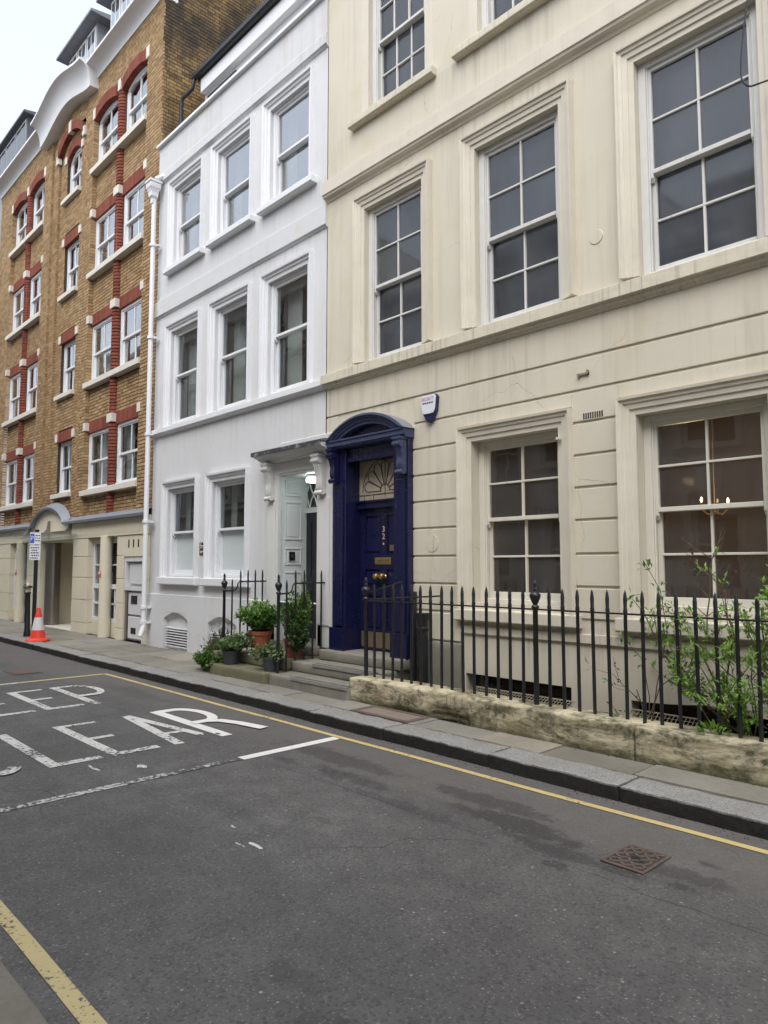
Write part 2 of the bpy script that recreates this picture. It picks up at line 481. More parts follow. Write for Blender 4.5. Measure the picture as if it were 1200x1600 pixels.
def M_oldstone():
    b = NB('mossy_stone')
    sp = b.n('ShaderNodeSeparateXYZ'); b.l(b.pos.outputs['Position'], sp.inputs[0])
    base = b.mix(b.noise(3, 5, .65), (.40, .345, .225), (.64, .575, .42))
    v = b.map((2.2, 2.2, 9))
    base = b.mix(b.rng(b.noise(1.6, 5, .68, vec=v, dist=.6), .44, .62, 0, .8), base, (.2, .16, .085))
    alg = b.math('MULTIPLY', b.rng(b.noise(2.1, 6, .72, vec=b.map((1, 1, 2.6), (4, 1, 2)), dist=.8), .44, .54), b.rng(b.noise(15, 4, .7), .3, .6))
    base = b.mix(b.math('MULTIPLY', alg, .88), base, (.05, .052, .03))
    drip = b.math('MULTIPLY', b.rng(b.noise(1.0, 3, .7, vec=b.map((40, 40, 1.2))), .55, .7), b.rng(b.noise(.8, 2, vec=b.map((1, 1, 1), (9, 0, 0))), .47, .62))
    base = b.mix(b.math('MULTIPLY', drip, .75), base, (.06, .055, .04))
    low = b.math('ADD', sp.outputs[2], b.math('MULTIPLY', b.noise(5, 5, .7), .18))
    base = b.mix(b.rng(low, .2, .29, .75, 0), base, (.055, .06, .025))
    h = b.math('ADD', b.noise(40, 4, .7), b.math('MULTIPLY', b.noise(7, 4, .6, vec=b.map((1, 1, 2.4))), 2.5))
    b.pbr(base, .9, b.bump(h, .55, .008), 0, .2)
    return b.mat

def M_emit(name, c, s):
    b = NB(name); e = b.n('ShaderNodeEmission'); e.inputs[0].default_value = (*c, 1); e.inputs[1].default_value = s
    b.l(e.outputs[0], b.out.inputs[0]); return b.mat

CREAM = (.575, .53, .43)
MT = dict(
    cream=M_stucco('cream_stucco', CREAM, .5, True, ledges=((4.05, 1.0), (6.77, .5), (7.6, .55), (1.0, .45))),
    cream_trim=M_plain('cream_trim_paint', (.575, .53, .435), .55, .1, 4, .35, 40, .006, streak=.35, dirt=(.2, .16, .11), wav=9),
    cream_sill=M_plain('weathered_sill', (.56, .515, .41), .65, .16, 6, .5, 35, .008, streak=1.0, dirt=(.10, .082, .058), sscale=(34, 34, .9), wav=8),
    sash_w=M_plain('sash_paint', (.575, .565, .54), .5, .08, 8, .3, 60, .004, streak=.6, dirt=(.3, .27, .22)),
    sash_c=M_plain('sash_paint_cream', (.60, .57, .49), .5, .06, 8, .2, 60, .003, streak=.25, dirt=(.3, .26, .2)),
    white=M_stucco('white_stucco', (.60, .603, .61), .3, False, 3.5, ledges=((7.19, .5), (4.08, .8), (1.27, .3), (9.16, .3), (6.43, .4), (.45, .4)), ldirt=.3),
    white_top=M_stucco('white_stucco_weathered', (.58, .582, .59), .5, False, 3.5),
    white_trim=M_plain('white_gloss', (.69, .695, .71), .38, .03, 4, .12, 25, .004),
    porch=M_plain('porch_paint', (.60, .595, .575), .5, .06, 4, .2, 25, .004, streak=.15),
    reveal_w=M_plain('entry_panel_paint', (.66, .68, .67), .3, .03, 4, .08, 25, .004),
    brick=M_brick('stock_brick', [(.27, .17, .088), (.37, .25, .13), (.44, .305, .165), (.33, .215, .108), (.48, .345, .19), (.41, .28, .145), (.29, .185, .095), (.43, .285, .14)]),
    brick_soot=M_brick('sooty_brick', [(.14, .085, .04), (.28, .18, .075), (.34, .23, .10), (.22, .14, .06), (.36, .25, .12)], soot=.9),
    mortar=M_plain('mortar', (.05, .04, .03), .9, .2, 12, .3),
    redbrick=M_brick('red_brick', [(.22, .062, .040), (.27, .08, .052), (.18, .05, .034), (.25, .07, .045)]),
    redmort=M_plain('red_mortar', (.12, .05, .036), .9, .2, 12, .3),
    stone_w=M_plain('pale_stone', (.62, .59, .52), .7, .08, 6, .25),
    cornice=M_plain('cornice_paint', (.66, .66, .668), .55, .04, 2, .15, 30, .004, streak=.12),
    buff=M_plain('buff_render', (.64, .59, .455), .6, .05, 2, .2, 50, .004, streak=.12),
    lead_old=M_plain('flaking_lead', (.05, .05, .055), .6, .5, 16, .6, 40, .008, streak=1.0, dirt=(.5, .5, .5), sscale=(9, 9, 9)),
    lead=M_plain('lead_sheet', (.19, .20, .225), .55, .2, 5, .35, 20, .006, metal=.2, streak=.5, dirt=(.36, .37, .38)),
    blue=M_plain('navy_gloss', (.0085, .0095, .042), .24, .35, 5, .2, 30, .004, streak=.12, dirt=(.12, .13, .2)),
    blue_w=M_plain('navy_weathered', (.035, .045, .10), .5, .3, 7, .35, 40, .005, streak=.6, dirt=(.17, .19, .25), sscale=(30, 30, 2)),
    black=M_plain('black_iron', (.012, .012, .015), .38, .3, 14, .4, 60, .003, spec=.5),
    blackdoor=M_plain('black_door_paint', (.016, .017, .022), .35, .2, 4, .1),
    brass=M_plain('brass', (.52, .37, .13), .35, .25, 20, .2, 60, .002, metal=.85),
    brass_d=M_plain('dull_brass', (.20, .15, .09), .5, .3, 14, .2, 60, .002, metal=.5),
    glass=M_glass('window_glass', ior=2.0),
    glass_d=M_glass('dusty_glass', haze=.5, hazecol=(.13, .135, .155), ior=1.6, rough=.06),
    glass_g=M_glass('ground_glass', haze=.32, hazecol=(.135, .128, .125), ior=1.6),
    glass_s=M_glass('sky_glass', ior=4.2),
    frost=M_plain('frosted_glass', (.50, .545, .545), .2, .04, 2, .05, 30, .002, spec=.6),
    fan=M_plain('leaded_glass', (.38, .33, .25), .18, .3, 9, .3, 14, .006, spec=.7),
    fanlead=M_plain('lead_came', (.035, .03, .03), .6, .1),
    room=M_plain('room_wall', (.20, .155, .12), .8, .1),
    room_g=M_plain('room_grey', (.11, .11, .12), .8, .1),
    room_w=M_plain('room_pale', (.34, .29, .23), .8, .1),
    blind=M_plain('roller_blind', (.105, .108, .12), .8, .12, 3, .1),
    curtain=M_plain('net_curtain', (.60, .58, .53), .9, .1, 8, .2),
    asphalt=M_asphalt(),
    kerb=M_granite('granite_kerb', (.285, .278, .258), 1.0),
    slab=M_slab(),
    bed=M_plain('joint_bed', (.045, .042, .036), .95, .3, 8, .4),
    step=M_plain('worn_step_stone', (.19, .178, .145), .8, .35, 4, .5, 30, .008, streak=.9, dirt=(.1, .095, .06)),
    step_m=M_plain('mossy_step_stone', (.135, .125, .075), .85, .4, 4, .5, 30, .008, streak=.9, dirt=(.07, .08, .035)),
    nosing=M_plain('metal_nosing', (.42, .41, .39), .4, .2, 20, .2, metal=.7),
    nosing_d=M_plain('nosing_strip', (.03, .03, .032), .7, .2, 20, .2),
    oldstone=M_oldstone(),
    white_p=M_worn('road_white_fresh', (.72, .71, .66), -.02, 1),
    white_w=M_worn('road_white_worn', (.60, .59, .55), .125, 2),
    white_v=M_worn('road_white_very_worn', (.52, .51, .48), .185, 3),
    yellow_f=M_worn('road_yellow', (.56, .435, .19), .06, 4),
    yellow_n=M_worn('road_yellow_pale', (.52, .43, .22), .08, 5, scale=1.6),
    rust=M_plain('rusty_iron', (.105, .075, .062), .8, .4, 14, .6, 50, .006),
    rustplate=M_plain('rusty_plate', (.20, .155, .125), .85, .25, 10, .6, 70, .006),
    leaf_m=M_leaf('leaf_mid', (.035, .085, .018), (.12, .24, .04)),
    leaf_d=M_leaf('leaf_dark', (.018, .045, .014), (.07, .135, .035)),
    leaf_g=M_leaf('leaf_grey', (.07, .085, .04), (.15, .17, .09)),
    leaf_b=M_leaf('leaf_bright', (.09, .19, .03), (.24, .38, .07)),
    leaf_v=M_leaf('leaf_variegated', (.05, .10, .035), (.23, .29, .14)),
    leaf_r=M_leaf('leaf_dead', (.07, .03, .018), (.12, .06, .03)),
    bark=M_plain('twig_bark', (.11, .08, .055), .9, .3, 30, .4),
    terra=M_plain('terracotta', (.30, .085, .045), .7, .15, 8, .2),
    pot_g=M_plain('grey_plastic_pot', (.045, .047, .055), .5, .15, 8, .15),
    soil=M_plain('potting_soil', (.03, .022, .015), .95, .3, 30, .6),
    cone_r=M_plain('cone_orange_red', (.72, .055, .03), .45, .12, 10, .15),
    cone_w=M_plain('cone_sleeve', (.62, .60, .60), .4, .08, 20, .2),
    sign_w=M_plain('sign_white', (.72, .73, .76), .4, .03, 4, .05),
    sign_b=M_plain('sign_blue', (.05, .12, .48), .4, .05, 4, .05),
    ink=M_plain('sign_ink', (.02, .02, .025), .6, .1),
    pink=M_plain('alarm_lettering', (.48, .17, .30), .5, .1),
    red=M_plain('sticker_red', (.65, .04, .12), .5, .05),
    alarm_w=M_plain('alarm_case', (.62, .64, .68), .35, .05, 6, .05),
    alarm_b=M_plain('alarm_base', (.012, .016, .07), .3, .1, 6, .05),
    steel=M_plain('brushed_steel', (.30, .27, .245), .32, .2, 2, .1, 40, .002, metal=.9, streak=.4),
    cab=M_plain('cabinet_paint', (.60, .60, .61), .5, .06, 5, .15, streak=.3),
    dark=M_plain('dark_void', (.012, .012, .013), .8, .1),
    darkglass=M_plain('dark_screen', (.012, .013, .016), .08, .1, 3, .02, spec=.8),
    gold=M_plain('faded_cream_cap', (.62, .52, .36), .5, .1, 10, .1),
    roof=M_plain('slate_roof', (.09, .095, .11), .7, .2, 5, .3),
    dormer=M_plain('dormer_grey', (.30, .315, .33), .5, .1, 4, .1),
    opp=M_stucco('portland_stone', (.56, .53, .47), .5, False),
    opp2=M_plain('opposite_render', (.62, .58, .52), .85, .25, 9, .4),
    opp_trim=M_plain('opposite_trim', (.64, .61, .56), .6, .1, 4, .2),
    wire=M_plain('galvanised_wire', (.36, .31, .22), .6, .2, 20, .2, metal=.3),
    earth=M_plain('bare_earth', (.10, .085, .06), .95, .4, 6, .5),
    porch_lamp=M_emit('lamp_diffuser', (.88, 1.0, .97), 2.2),
    bulb=M_emit('warm_bulb', (1.0, .55, .2), 22.0),
    lampshade=M_emit('warm_shade', (1.0, .52, .18), 1.6),
)
# ------------------------------------------------------------------ ground, road, pavements
YF = 6.15                    # front plane of all three facades
mb = MB(); mb.face([(-400, -400, -1.9), (400, -400, -1.9), (400, 400, -1.9), (-400, 400, -1.9)])
tag(mb.build('ground', MT['earth'], origin=(0, 0, -1.9)), kind='structure')

mb = MB(); mb.box(-60, 20, .9, 4.66, -.3, 0)
road = tag(mb.build('road', MT['asphalt'], origin=(0, 2.7, 0)), kind='structure')

def sheet(name, polys, mt, parent=None, z=.004):
    m = MB()
    for p in polys: m.face([(x, y, z) for (x, y) in p])
    return m.build(name, mt, parent, recalc=False)

def ribbon(pts, w):
    """quads along a polyline, width w"""
    out = []; P = [Vector(p) for p in pts]; L = []; Rr = []
    for i, p in enumerate(P):
        d = (P[min(i+1, len(P)-1)] - P[max(i-1, 0)]).normalized(); nrm = Vector((-d.y, d.x))
        ww = w(i / (len(P) - 1)) if callable(w) else w
        L.append(p + nrm * ww / 2); Rr.append(p - nrm * ww / 2)
    for i in range(len(P) - 1): out.append([tuple(Rr[i]), tuple(Rr[i+1]), tuple(L[i+1]), tuple(L[i])])
    return out

# yellow lines; wobbly edges come from the wear in the paint
def wavy(x0, x1, y, n, amp):
    return [(x0 + (x1 - x0) * i / n, y + amp * mnoise.noise(Vector((i * .37, y, 0)))) for i in range(n + 1)]
sheet('yellow_line', ribbon(wavy(-10.62, 14, 4.375, 60, .012), .058), MT['yellow_f'], road)
sheet('yellow_line', ribbon(wavy(-30, 10, 1.065, 60, .012), .07), MT['yellow_n'], road)
# keep clear box: letters read along +Y with their tops towards -X
sheet('white_line', [[(-5.245, 3.30), (-5.14, 3.30), (-5.14, 4.335), (-5.245, 4.335)]], MT['white_p'], road, .0045)
sheet('white_line', ribbon([(-5.19, .96 + .5), (-5.2, 2.4), (-5.20, 3.30)], .085), MT['white_v'], road)
sheet('white_line', ribbon([(-10.62, 1.46), (-10.62, 3.2)], .10), MT['white_w'], road)
sheet('white_line', ribbon([(-10.62, 3.2), (-10.62, 4.34)], .085), MT['yellow_n'], road)

def letter(name, strokes, y0, xt, xb, mt):
    """strokes: polylines in (u, v), u along +Y in metres from y0, v 0 at the bottom (xb) to 1 at the top (xt)"""
    polys = []
    for (pts, wu, wv) in strokes:
        P = [(xb + (xt - xb) * v, y0 + u) for (u, v) in pts]
        n = len(P)
        # road lettering is stretched: strokes have one width across and another along the road
        L = []; Q = []
        for i, p in enumerate(P):
            a = P[max(i-1, 0)]; c = P[min(i+1, n-1)]
            dx, dy = c[0]-a[0], c[1]-a[1]; l = math.hypot(dx, dy) or 1
            nx, ny = -dy / l, dx / l
            L.append((p[0] + nx * wv / 2, p[1] + ny * wu / 2)); Q.append((p[0] - nx * wv / 2, p[1] - ny * wu / 2))
        for i in range(n - 1): polys.append([Q[i], Q[i+1], L[i+1], L[i]])
    m = MB()
    for k, p in enumerate(polys): m.face([(x, y, .004 + .00045 * k) for (x, y) in p])
    return m.build(name, mt, road, recalc=False)
def arc(cu, cv, ru, rv, a0, a1, n=14):
    return [(cu + ru * math.cos(R(a0 + (a1 - a0) * i / n)), cv + rv * math.sin(R(a0 + (a1 - a0) * i / n))) for i in range(n + 1)]
WU, WV = .095, .12
def E_(h=.43): return [([(WU/2, 0), (WU/2, 1)], WU, WV), ([(0, .035), (h, .035)], WU, WV*.85), ([(0, .5), (h*.72, .5)], WU, WV*.7), ([(0, .965), (h*.95, .965)], WU, WV*.7)]
letter('painted_letter', arc(.22, .5, .2, .46, 60, 300, 18) and [(arc(.22, .5, .19, .45, 55, 305, 20), .09, .13)], 1.52, -7.48, -6.0, MT['white_w'])          # C
letter('painted_letter', [([(WU/2, 0), (WU/2, 1)], WU, WV), ([(0, .035), (.43, .035)], WU, WV*.85)], 2.05, -7.48, -6.0, MT['white_w'])                       # L
letter('painted_letter', E_(), 2.56, -7.48, -6.0, MT['white_w'])                                                                                          # E
letter('painted_letter', [([(.05, 0), (.20, 1)], WU, WV), ([(.37, .14), (.20, 1)], WU*.9, WV), ([(.11, .3), (.38, .3)], WU, WV*.7)], 3.12, -7.48, -6.0, MT['white_w'])   # A
letter('painted_letter', [([(WU/2, 0), (WU/2, 1)], WU*1.2, WV), ([(.05, .965), (.22, .965)] + arc(.22, .71, .19, .255, 90, -90, 12) + [(.05, .455)], .10, .13),
                          ([(.2, .455), (.32, .40), (.40, .25), (.46, .0)], .115, .14)], 3.60, -7.50, -5.98, MT['white_p'])                                    # R
letter('painted_letter', [([(WU/2, 0), (WU/2, 1)], WU, WV), ([(.36, 1), (.06, .5), (.38, 0)], WU, WV)], 1.75, -9.88, -8.4, MT['white_w'])                    # K
letter('painted_letter', E_(), 2.28, -9.88, -8.4, MT['white_w'])
letter('painted_letter', E_(), 2.81, -9.88, -8.4, MT['white_w'])
letter('painted_letter', [([(WU/2, 0), (WU/2, 1)], WU, WV), ([(.05, .965), (.24, .965)] + arc(.24, .69, .20, .275, 90, -90, 12) + [(.05, .42)], .085, .115)], 3.33, -9.90, -8.38, MT['white_w'])   # P
# flecks of old paint
fl = MB()
for (x, y, a, b_) in [(-3.55, 2.36, .10, .018), (-3.62, 2.30, .06, .012), (-6.25, 3.5, .10, .02), (-6.1, 3.62, .05, .02), (-5.55, 2.6, .08, .04), (-3.9, 2.42, .04, .015), (-5.75, 2.3, .12, .02)]:
    k = 9
    fl.face([(x + a * math.cos(i * 2 * math.pi / k) * rnd.uniform(.6, 1.1), y + b_ * math.sin(i * 2 * math.pi / k) * rnd.uniform(.5, 1.2), .004) for i in range(k)])
tag(fl.build('paint_fleck', MT['white_w'], road, recalc=False), kind='stuff')

# far pavement: bed, kerb stones and flags laid one by one
PZ = .11
bed = MB(); bed.box(-60, -5.2, 4.60, 6.3, -.3, PZ - .022); bed.box(-5.2, 20, 4.60, 5.6, -.3, PZ - .022)
pave = tag(bed.build('pavement', MT['bed'], origin=(0, 5.2, 0)), kind='structure')
kerb = tag(MB().box(-60, 20, 4.66, 4.88, -.3, PZ - .035).build('kerb', MT['bed'], origin=(0, 4.7, 0)), kind='structure')

def rough_block(name, x0, x1, y0, y1, z0, z1, mt, parent, amp=.004, nx=8, ny=3, nz=3, seed=0., rnd_edge=.012, extra=None):
    """a dressed stone: a gridded block with rounded edges and an uneven surface"""
    bm = bmesh.new()
    bmesh.ops.create_cube(bm, size=1.0)
    c = Vector(((x0+x1)/2, (y0+y1)/2, (z0+z1)/2)); S = Vector((x1-x0, y1-y0, z1-z0))
    for ax, n in ((0, nx), (1, ny), (2, nz)):
        e = min(.2, rnd_edge * 1.3 / S[ax])
        for t in [-.5 + i / n for i in range(1, n)] + [-.5 + e, .5 - e]:
            co = Vector((0, 0, 0)); co[ax] = t; no = Vector((0, 0, 0)); no[ax] = 1
            bmesh.ops.bisect_plane(bm, geom=bm.verts[:] + bm.edges[:] + bm.faces[:], plane_co=co, plane_no=no)
    for v in bm.verts:
        p = Vector((v.co.x * S.x, v.co.y * S.y, v.co.z * S.z))
        # pull in the edges
        cnt = sum(abs(abs(v.co[i]) - .5) < 1e-4 for i in range(3))
        if cnt >= 2:
            for i in range(3):
                if abs(abs(v.co[i]) - .5) < 1e-4: p[i] -= math.copysign(rnd_edge * .45, p[i])
        w = p + c
        q = w * 5.0 + Vector((seed, seed, seed))
        p += Vector((mnoise.noise(q), mnoise.noise(q + Vector((9, 0, 0))), mnoise.noise(q + Vector((0, 9, 0))))) * amp
        q2 = w * 17.0
        p += Vector((0, mnoise.noise(q2), mnoise.noise(q2 + Vector((5, 5, 5))))) * amp * .5
        if extra: p = extra(w, p)
        v.co = p
    bmesh.ops.recalc_face_normals(bm, faces=bm.faces)
    me = bpy.data.meshes.new(name); bm.to_mesh(me); bm.free()
    me.materials.append(mt)
    me.polygons.foreach_set('use_smooth', [True] * len(me.polygons))
    o = bpy.data.objects.new(name, me); col.objects.link(o)
    o_ = Vector((c.x, c.y, c.z)); place(o, o_, parent)
    return o

kr = random.Random(3)
x = -24.0; i = 0
while x < 3.5:
    L = kr.uniform(.78, 1.25)
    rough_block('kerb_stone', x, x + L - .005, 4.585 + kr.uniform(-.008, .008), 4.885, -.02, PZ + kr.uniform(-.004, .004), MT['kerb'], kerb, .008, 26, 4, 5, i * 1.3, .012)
    x += L; i += 1
def flags(y0, y1, xa, xb, lo, hi, seed):
    r = random.Random(seed); x = xa
    while x < xb - .05:
        L = min(r.uniform(lo, hi), xb - x)
        if xb - x - L < .25: L = xb - x
        m = MB(); g = .007; tz = PZ + r.uniform(-.004, .003)
        a = [r.uniform(-.003, .003) for _ in range(4)]
        m.box(x + g, x + L - g, y0 + g, y1 - g, .05, tz)
        m.v = [(vx, vy, vz + (a[k % 4] if vz > .07 else 0)) for k, (vx, vy, vz) in enumerate(m.v)]
        m.build('paving_slab', MT['slab'], pave, bevel=.004, seg=1)
        x += L
flags(4.895, 5.26, -6.1, 3.5, .55, .95, 5)           # narrow run in front of the area wall
flags(4.895, 5.46, -24, -6.1, .6, 1.0, 6)
flags(5.46, 6.14, -24, -9.0, .6, 1.1, 8)
mb = MB(); mb.box(-9.0, -7.5, 5.46, 6.2, .04, .088)
mb.build('slab_bed', MT['bed'], pave)

# near pavement, where the photographer stands
near = tag(MB().box(-60, 20, -2.72, .60, -.3, .004).build('pavement', MT['bed'], origin=(0, -.4, 0)), kind='structure')
kn = tag(MB().box(-60, 20, .62, .93, -.3, -.004).build('kerb', MT['bed'], origin=(0, .75, 0)), kind='structure')
x = -9.0
while x < 3:
    L = kr.uniform(.9, 1.4)
    rough_block('kerb_stone', x, x + L - .003, .60, .955 + kr.uniform(-.008, .008), -.02, .014, MT['slab'], kn, .006, 14, 3, 2, x, .012)
    x += L
for (ya, yb, sd_) in ((-.05, .595, 21), (-.85, -.05, 22), (-1.68, -.85, 23), (-2.66, -1.68, 24)):
    r = random.Random(sd_); x = -9.0
    while x < 3:
        L = r.uniform(.7, 1.1); m = MB(); m.box(x + .004, x + L - .004, ya + .004, yb - .004, -.02, .016 + r.uniform(-.002, .002))
        m.build('paving_slab', MT['slab'], near); x += L

# ------------------------------------------------------------------ sash window
def sash_window(house, x0, x1, z0, z1, yw, cols, rows, mt, glass, zm=None, bf=.06, bar=.022, stile=.045, arch=None, sill=None,
                frosted=False, name='window', arched=0., label=None, meet=.042, horns=True, tilt=None):
    """house > window (box frame) > architrave, sill, sash, pane"""
    m = MB()
    m.box(x0, x0 + bf, yw, yw + .14, z0, z1); m.box(x1 - bf, x1, yw, yw + .14, z0, z1)
    m.box(x0 + bf, x1 - bf, yw + .002, yw + .14, z1 - bf * .8, z1)
    m.box(x0 + bf, x1 - bf, yw - .025, yw + .14, z0, z0 + .045)
    # pulley stile beads
    m.box(x0 + bf, x0 + bf + .014, yw + .012, yw + .03, z0 + .045, z1 - bf * .8); m.box(x1 - bf - .014, x1 - bf, yw + .012, yw + .03, z0 + .045, z1 - bf * .8)
    w = m.build(name, mt, house, origin=((x0+x1)/2, yw, z0), bevel=.004, seg=1)
    if label: w['label'] = label
    if zm is None: zm = (z0 + z1) / 2
    xa, xb = x0 + bf, x1 - bf
    for up in (1, 0):
        ya = yw + (.03 if up else .078); yb = ya + .042
        za, zb = (zm - meet * .5, z1 - bf * .8) if up else (z0 + .045, zm + meet * .5)
        s = MB()
        s.box(xa, xa + stile, ya, yb, za, zb); s.box(xb - stile, xb, ya, yb, za, zb)
        top, bot = (stile, meet) if up else (meet, .075)
        s.box(xa + stile, xb - stile, ya, yb, zb - top, zb); s.box(xa + stile, xb - stile, ya - (.008 if up else 0), yb, za, za + bot)
        if up and horns:
            for (p, q) in ((xa, xa + stile), (xb - stile, xb)):
                s.prism([(ya, za), (yb, za), (yb, za - .05), (yb - .015, za - .075), (ya, za - .03)], 'x', p, q)
        gx0, gx1, gz0, gz1 = xa + stile, xb - stile, za + bot, zb - top
        pw, ph = (gx1 - gx0) / cols, (gz1 - gz0) / rows
        for i in range(1, cols): s.box(gx0 + i*pw - bar/2, gx0 + i*pw + bar/2, ya + .006, yb, gz0, gz1)
        for j in range(1, rows): s.box(gx0, gx1, ya + .004, yb - .002, gz0 + j*ph - bar/2, gz0 + j*ph + bar/2)
        sob = s.build('sash', mt, w, bevel=.003, seg=1)
        yg = (ya + yb) / 2 + .006
        for i in range(cols):
            for j in range(rows):
                p = MB(); jit = [rnd.uniform(-.005, .005) for _ in range(4)]
                a, b_, c, d = gx0 + i*pw, gx0 + (i+1)*pw, gz0 + j*ph, gz0 + (j+1)*ph
                p.v = [(a, yg+jit[0], c), (b_, yg+jit[1], c), (b_, yg+jit[2], d), (a, yg+jit[0]+jit[2]-jit[1], d)]
                p.v += [(q[0], q[1] + .004, q[2]) for q in p.v]
                p.f = [(0,1,2,3), (7,6,5,4), (0,4,5,1), (1,5,6,2), (2,6,7,3), (3,7,4,0)]; p.m = [0]*6
                p.build('pane', MT['frost'] if (frosted and not up) else glass, w, recalc=False)
        if tilt and up == 0: pass
    if arch:
        am = MB(); sweep3(am, arch[0], x0, x1, arch[1], z1, arch[2]); am.build('architrave', arch[3], w)
    if sill:
        (sx0, sx1, sz0, sz1, sy, smt) = sill
        sm = MB(); sm.prism([(sy, sz0 + .012), (sy + .02, sz0), (YF + .06, sz0), (YF + .06, sz1 + .01), (sy, sz1)], 'x', sx0, sx1)
        sm.build('sill', smt, w, bevel=.006)
    return w

def rooms(house, x0, x1, y0, y1, zs, mt):
    """inner shell: party walls, back wall and the floors, so that daylight enters by the windows alone"""
    m = MB()
    m.box(x0, x1, y1, y1 + .1, zs[0], zs[-1]); m.box(x0, x0 + .08, y0, y1, zs[0], zs[-1]); m.box(x1 - .08, x1, y0, y1, zs[0], zs[-1])
    m.build('inner_wall', mt, house, recalc=False)
    for z in zs:
        MB().box(x0 + .09, x1 - .09, y0, y1 - .01, z - .1, z + .1).build('floor_slab', mt, house, recalc=False)

# ------------------------------------------------------------------ cream house (number 32)
ch = empty('terraced_house', (-2.5, YF, 0))
tag(ch, 'cream stucco terraced house with banded ground floor and navy pedimented doorcase', 'house')
X0, X1 = -7.62, 3.4
wx = [(-6.82, -5.77), (-4.93, -3.82), (-2.99, -1.90), (-1.06, .02), (.86, 1.94)]          # first floor openings
gx = [(-5.03, -3.90), (-3.07, -1.94), (-1.11, .02), (.85, 1.98)]
tx = [(-6.75, -5.70), (-4.87, -3.82), (-2.97, -1.92), (-1.06, -.01), (.86, 1.91)]
holes = [(a, b, 4.275, 6.39) for a, b in wx] + [(a, b, 7.71, 9.75) for a, b in tx]
m = MB(); wall_holes(m, X0, X1, 4.06, 11.6, YF, .16, holes)
m.box(X0, X1, YF + .2, YF + .5, 11.2, 11.7)
wall = m.build('wall', MT['cream'], ch, recalc=False)
lowholes = [(-7.62, -5.975, -1.6, 3.2)] + [(a, b, 1.2, 3.0) for a, b in gx] + [(-5.15, -3.82, -1.6, .42), (-3.2, -1.85, -1.6, .44), (-1.15, .1, -1.6, .44)]
m = MB(); wall_holes(m, X0, X1, -1.6, 4.06, YF + .018, .2, lowholes)
lowwall = m.build('wall', MT['cream'], ch, recalc=False)
# banded stucco courses with open joints
J = [1.085, 1.40, 1.72, 2.05, 2.37, 2.69, 3.015, 3.335, 3.665, 4.05]
G = .013
arcs = [(-5.205, -3.745), (-3.245, -1.765), (-1.285, .195), (.675, 2.155)]
def band(x0, x1, z0, z1):
    m = MB(); m.box(x0, x1, YF, YF + .03, z0, z1)
    m.build('stucco_band', MT['cream'], lowwall, bevel=.006)
for k in range(len(J) - 1):
    z0, z1 = J[k] + G, J[k+1] - (G if k < len(J) - 2 else -.01)
    if k >= 8: segs = [(X0, X1)]
    elif k == 7: segs = [(X0, X1)] if False else [(-7.62, -7.40), (-5.93, X1)]
    else:
        segs = [(-5.972, arcs[0][0])] + [(arcs[i][1], arcs[i+1][0]) for i in range(3)] + [(arcs[3][1], X1)]
    if k == 6:
        # the course that meets the window heads: notch it round the surrounds
        segs = [(-5.972, arcs[0][0])] + [(arcs[i][1], arcs[i+1][0]) for i in range(3)] + [(arcs[3][1], X1)]
    for (a, b_) in segs: band(a, b_, z0, z1)
for (a, b_) in arcs: band(a, b_, 3.185, J[7] - G)
for i, k in enumerate(segs): pass
m = MB(); m.box(-7.62, -7.40, YF + .001, YF + .03, 3.2, 3.3); m.build('stucco_band', MT['cream'], lowwall)
# plinth under the bands
for (a, b_) in [(-5.972, -5.21)]:
    rough_block('plinth_stone', a, b_, YF - .02, YF + .03, .1, .74, MT['step'], lowwall, .008, 8, 2, 8, 1.)
    m = MB(); m.box(a, b_, YF - .005, YF + .03, .76, J[0] - .02); m.build('stucco_band', MT['cream'], lowwall, bevel=.006)
for (a, b_) in [(-5.205, X1)]:
    m = MB(); m.box(a, b_, YF - .012, YF + .02, .86, .95); m.build('plinth_band', MT['cream'], lowwall, bevel=.006)

AP = [(0, 0), (0, .02), (.05, .024), (.055, .04), (.10, .046), (.108, .06), (.135, .066), (.145, .085), (.165, .088), (.17, 0)]
AC = [(0, 0), (0, .012), (.07, .014), (.075, .032), (.125, .036), (.13, .06), (.165, .066), (.17, 0)]
for (a, b_) in wx:
    w = sash_window(ch, a, b_, 4.275, 6.39, YF + .06, 2, 2, MT['sash_w'], MT['glass_d'], zm=5.30, bf=.075, stile=.04, arch=(AP, 4.30, YF, MT['cream_trim']))
    MB().box(a + .05, b_ - .05, YF + .36, YF + .372, 4.35, 6.35).build('roller_blind', MT['blind'], w)
for (a, b_) in tx:
    w = sash_window(ch, a, b_, 7.71, 9.75, YF + .06, 3, 2, MT['sash_w'], MT['glass_d'], zm=8.70, bf=.075, stile=.04, arch=([(0, 0), (0, .012), (.13, .014), (.135, 0)], 7.72, YF, MT['cream_trim']),
                    sill=(a - .33, b_ + .18, 7.60, 7.70, YF - .10, MT['cream_sill']))
    MB().box(a + .05, b_ - .05, YF + .36, YF + .372, 7.8, 9.7).build('roller_blind', MT['blind'], w)
for (a, b_) in gx:
    w = sash_window(ch, a, b_, 1.2, 3.0, YF + .13, 2, 2, MT['sash_c'], MT['glass_g'], zm=2.12, bf=.075, stile=.042, arch=(AP, 1.13, YF + .012, MT['cream_trim']),
                    sill=(a - .22, b_ + .22, 1.0, 1.125, YF - .085, MT['cream_trim']))
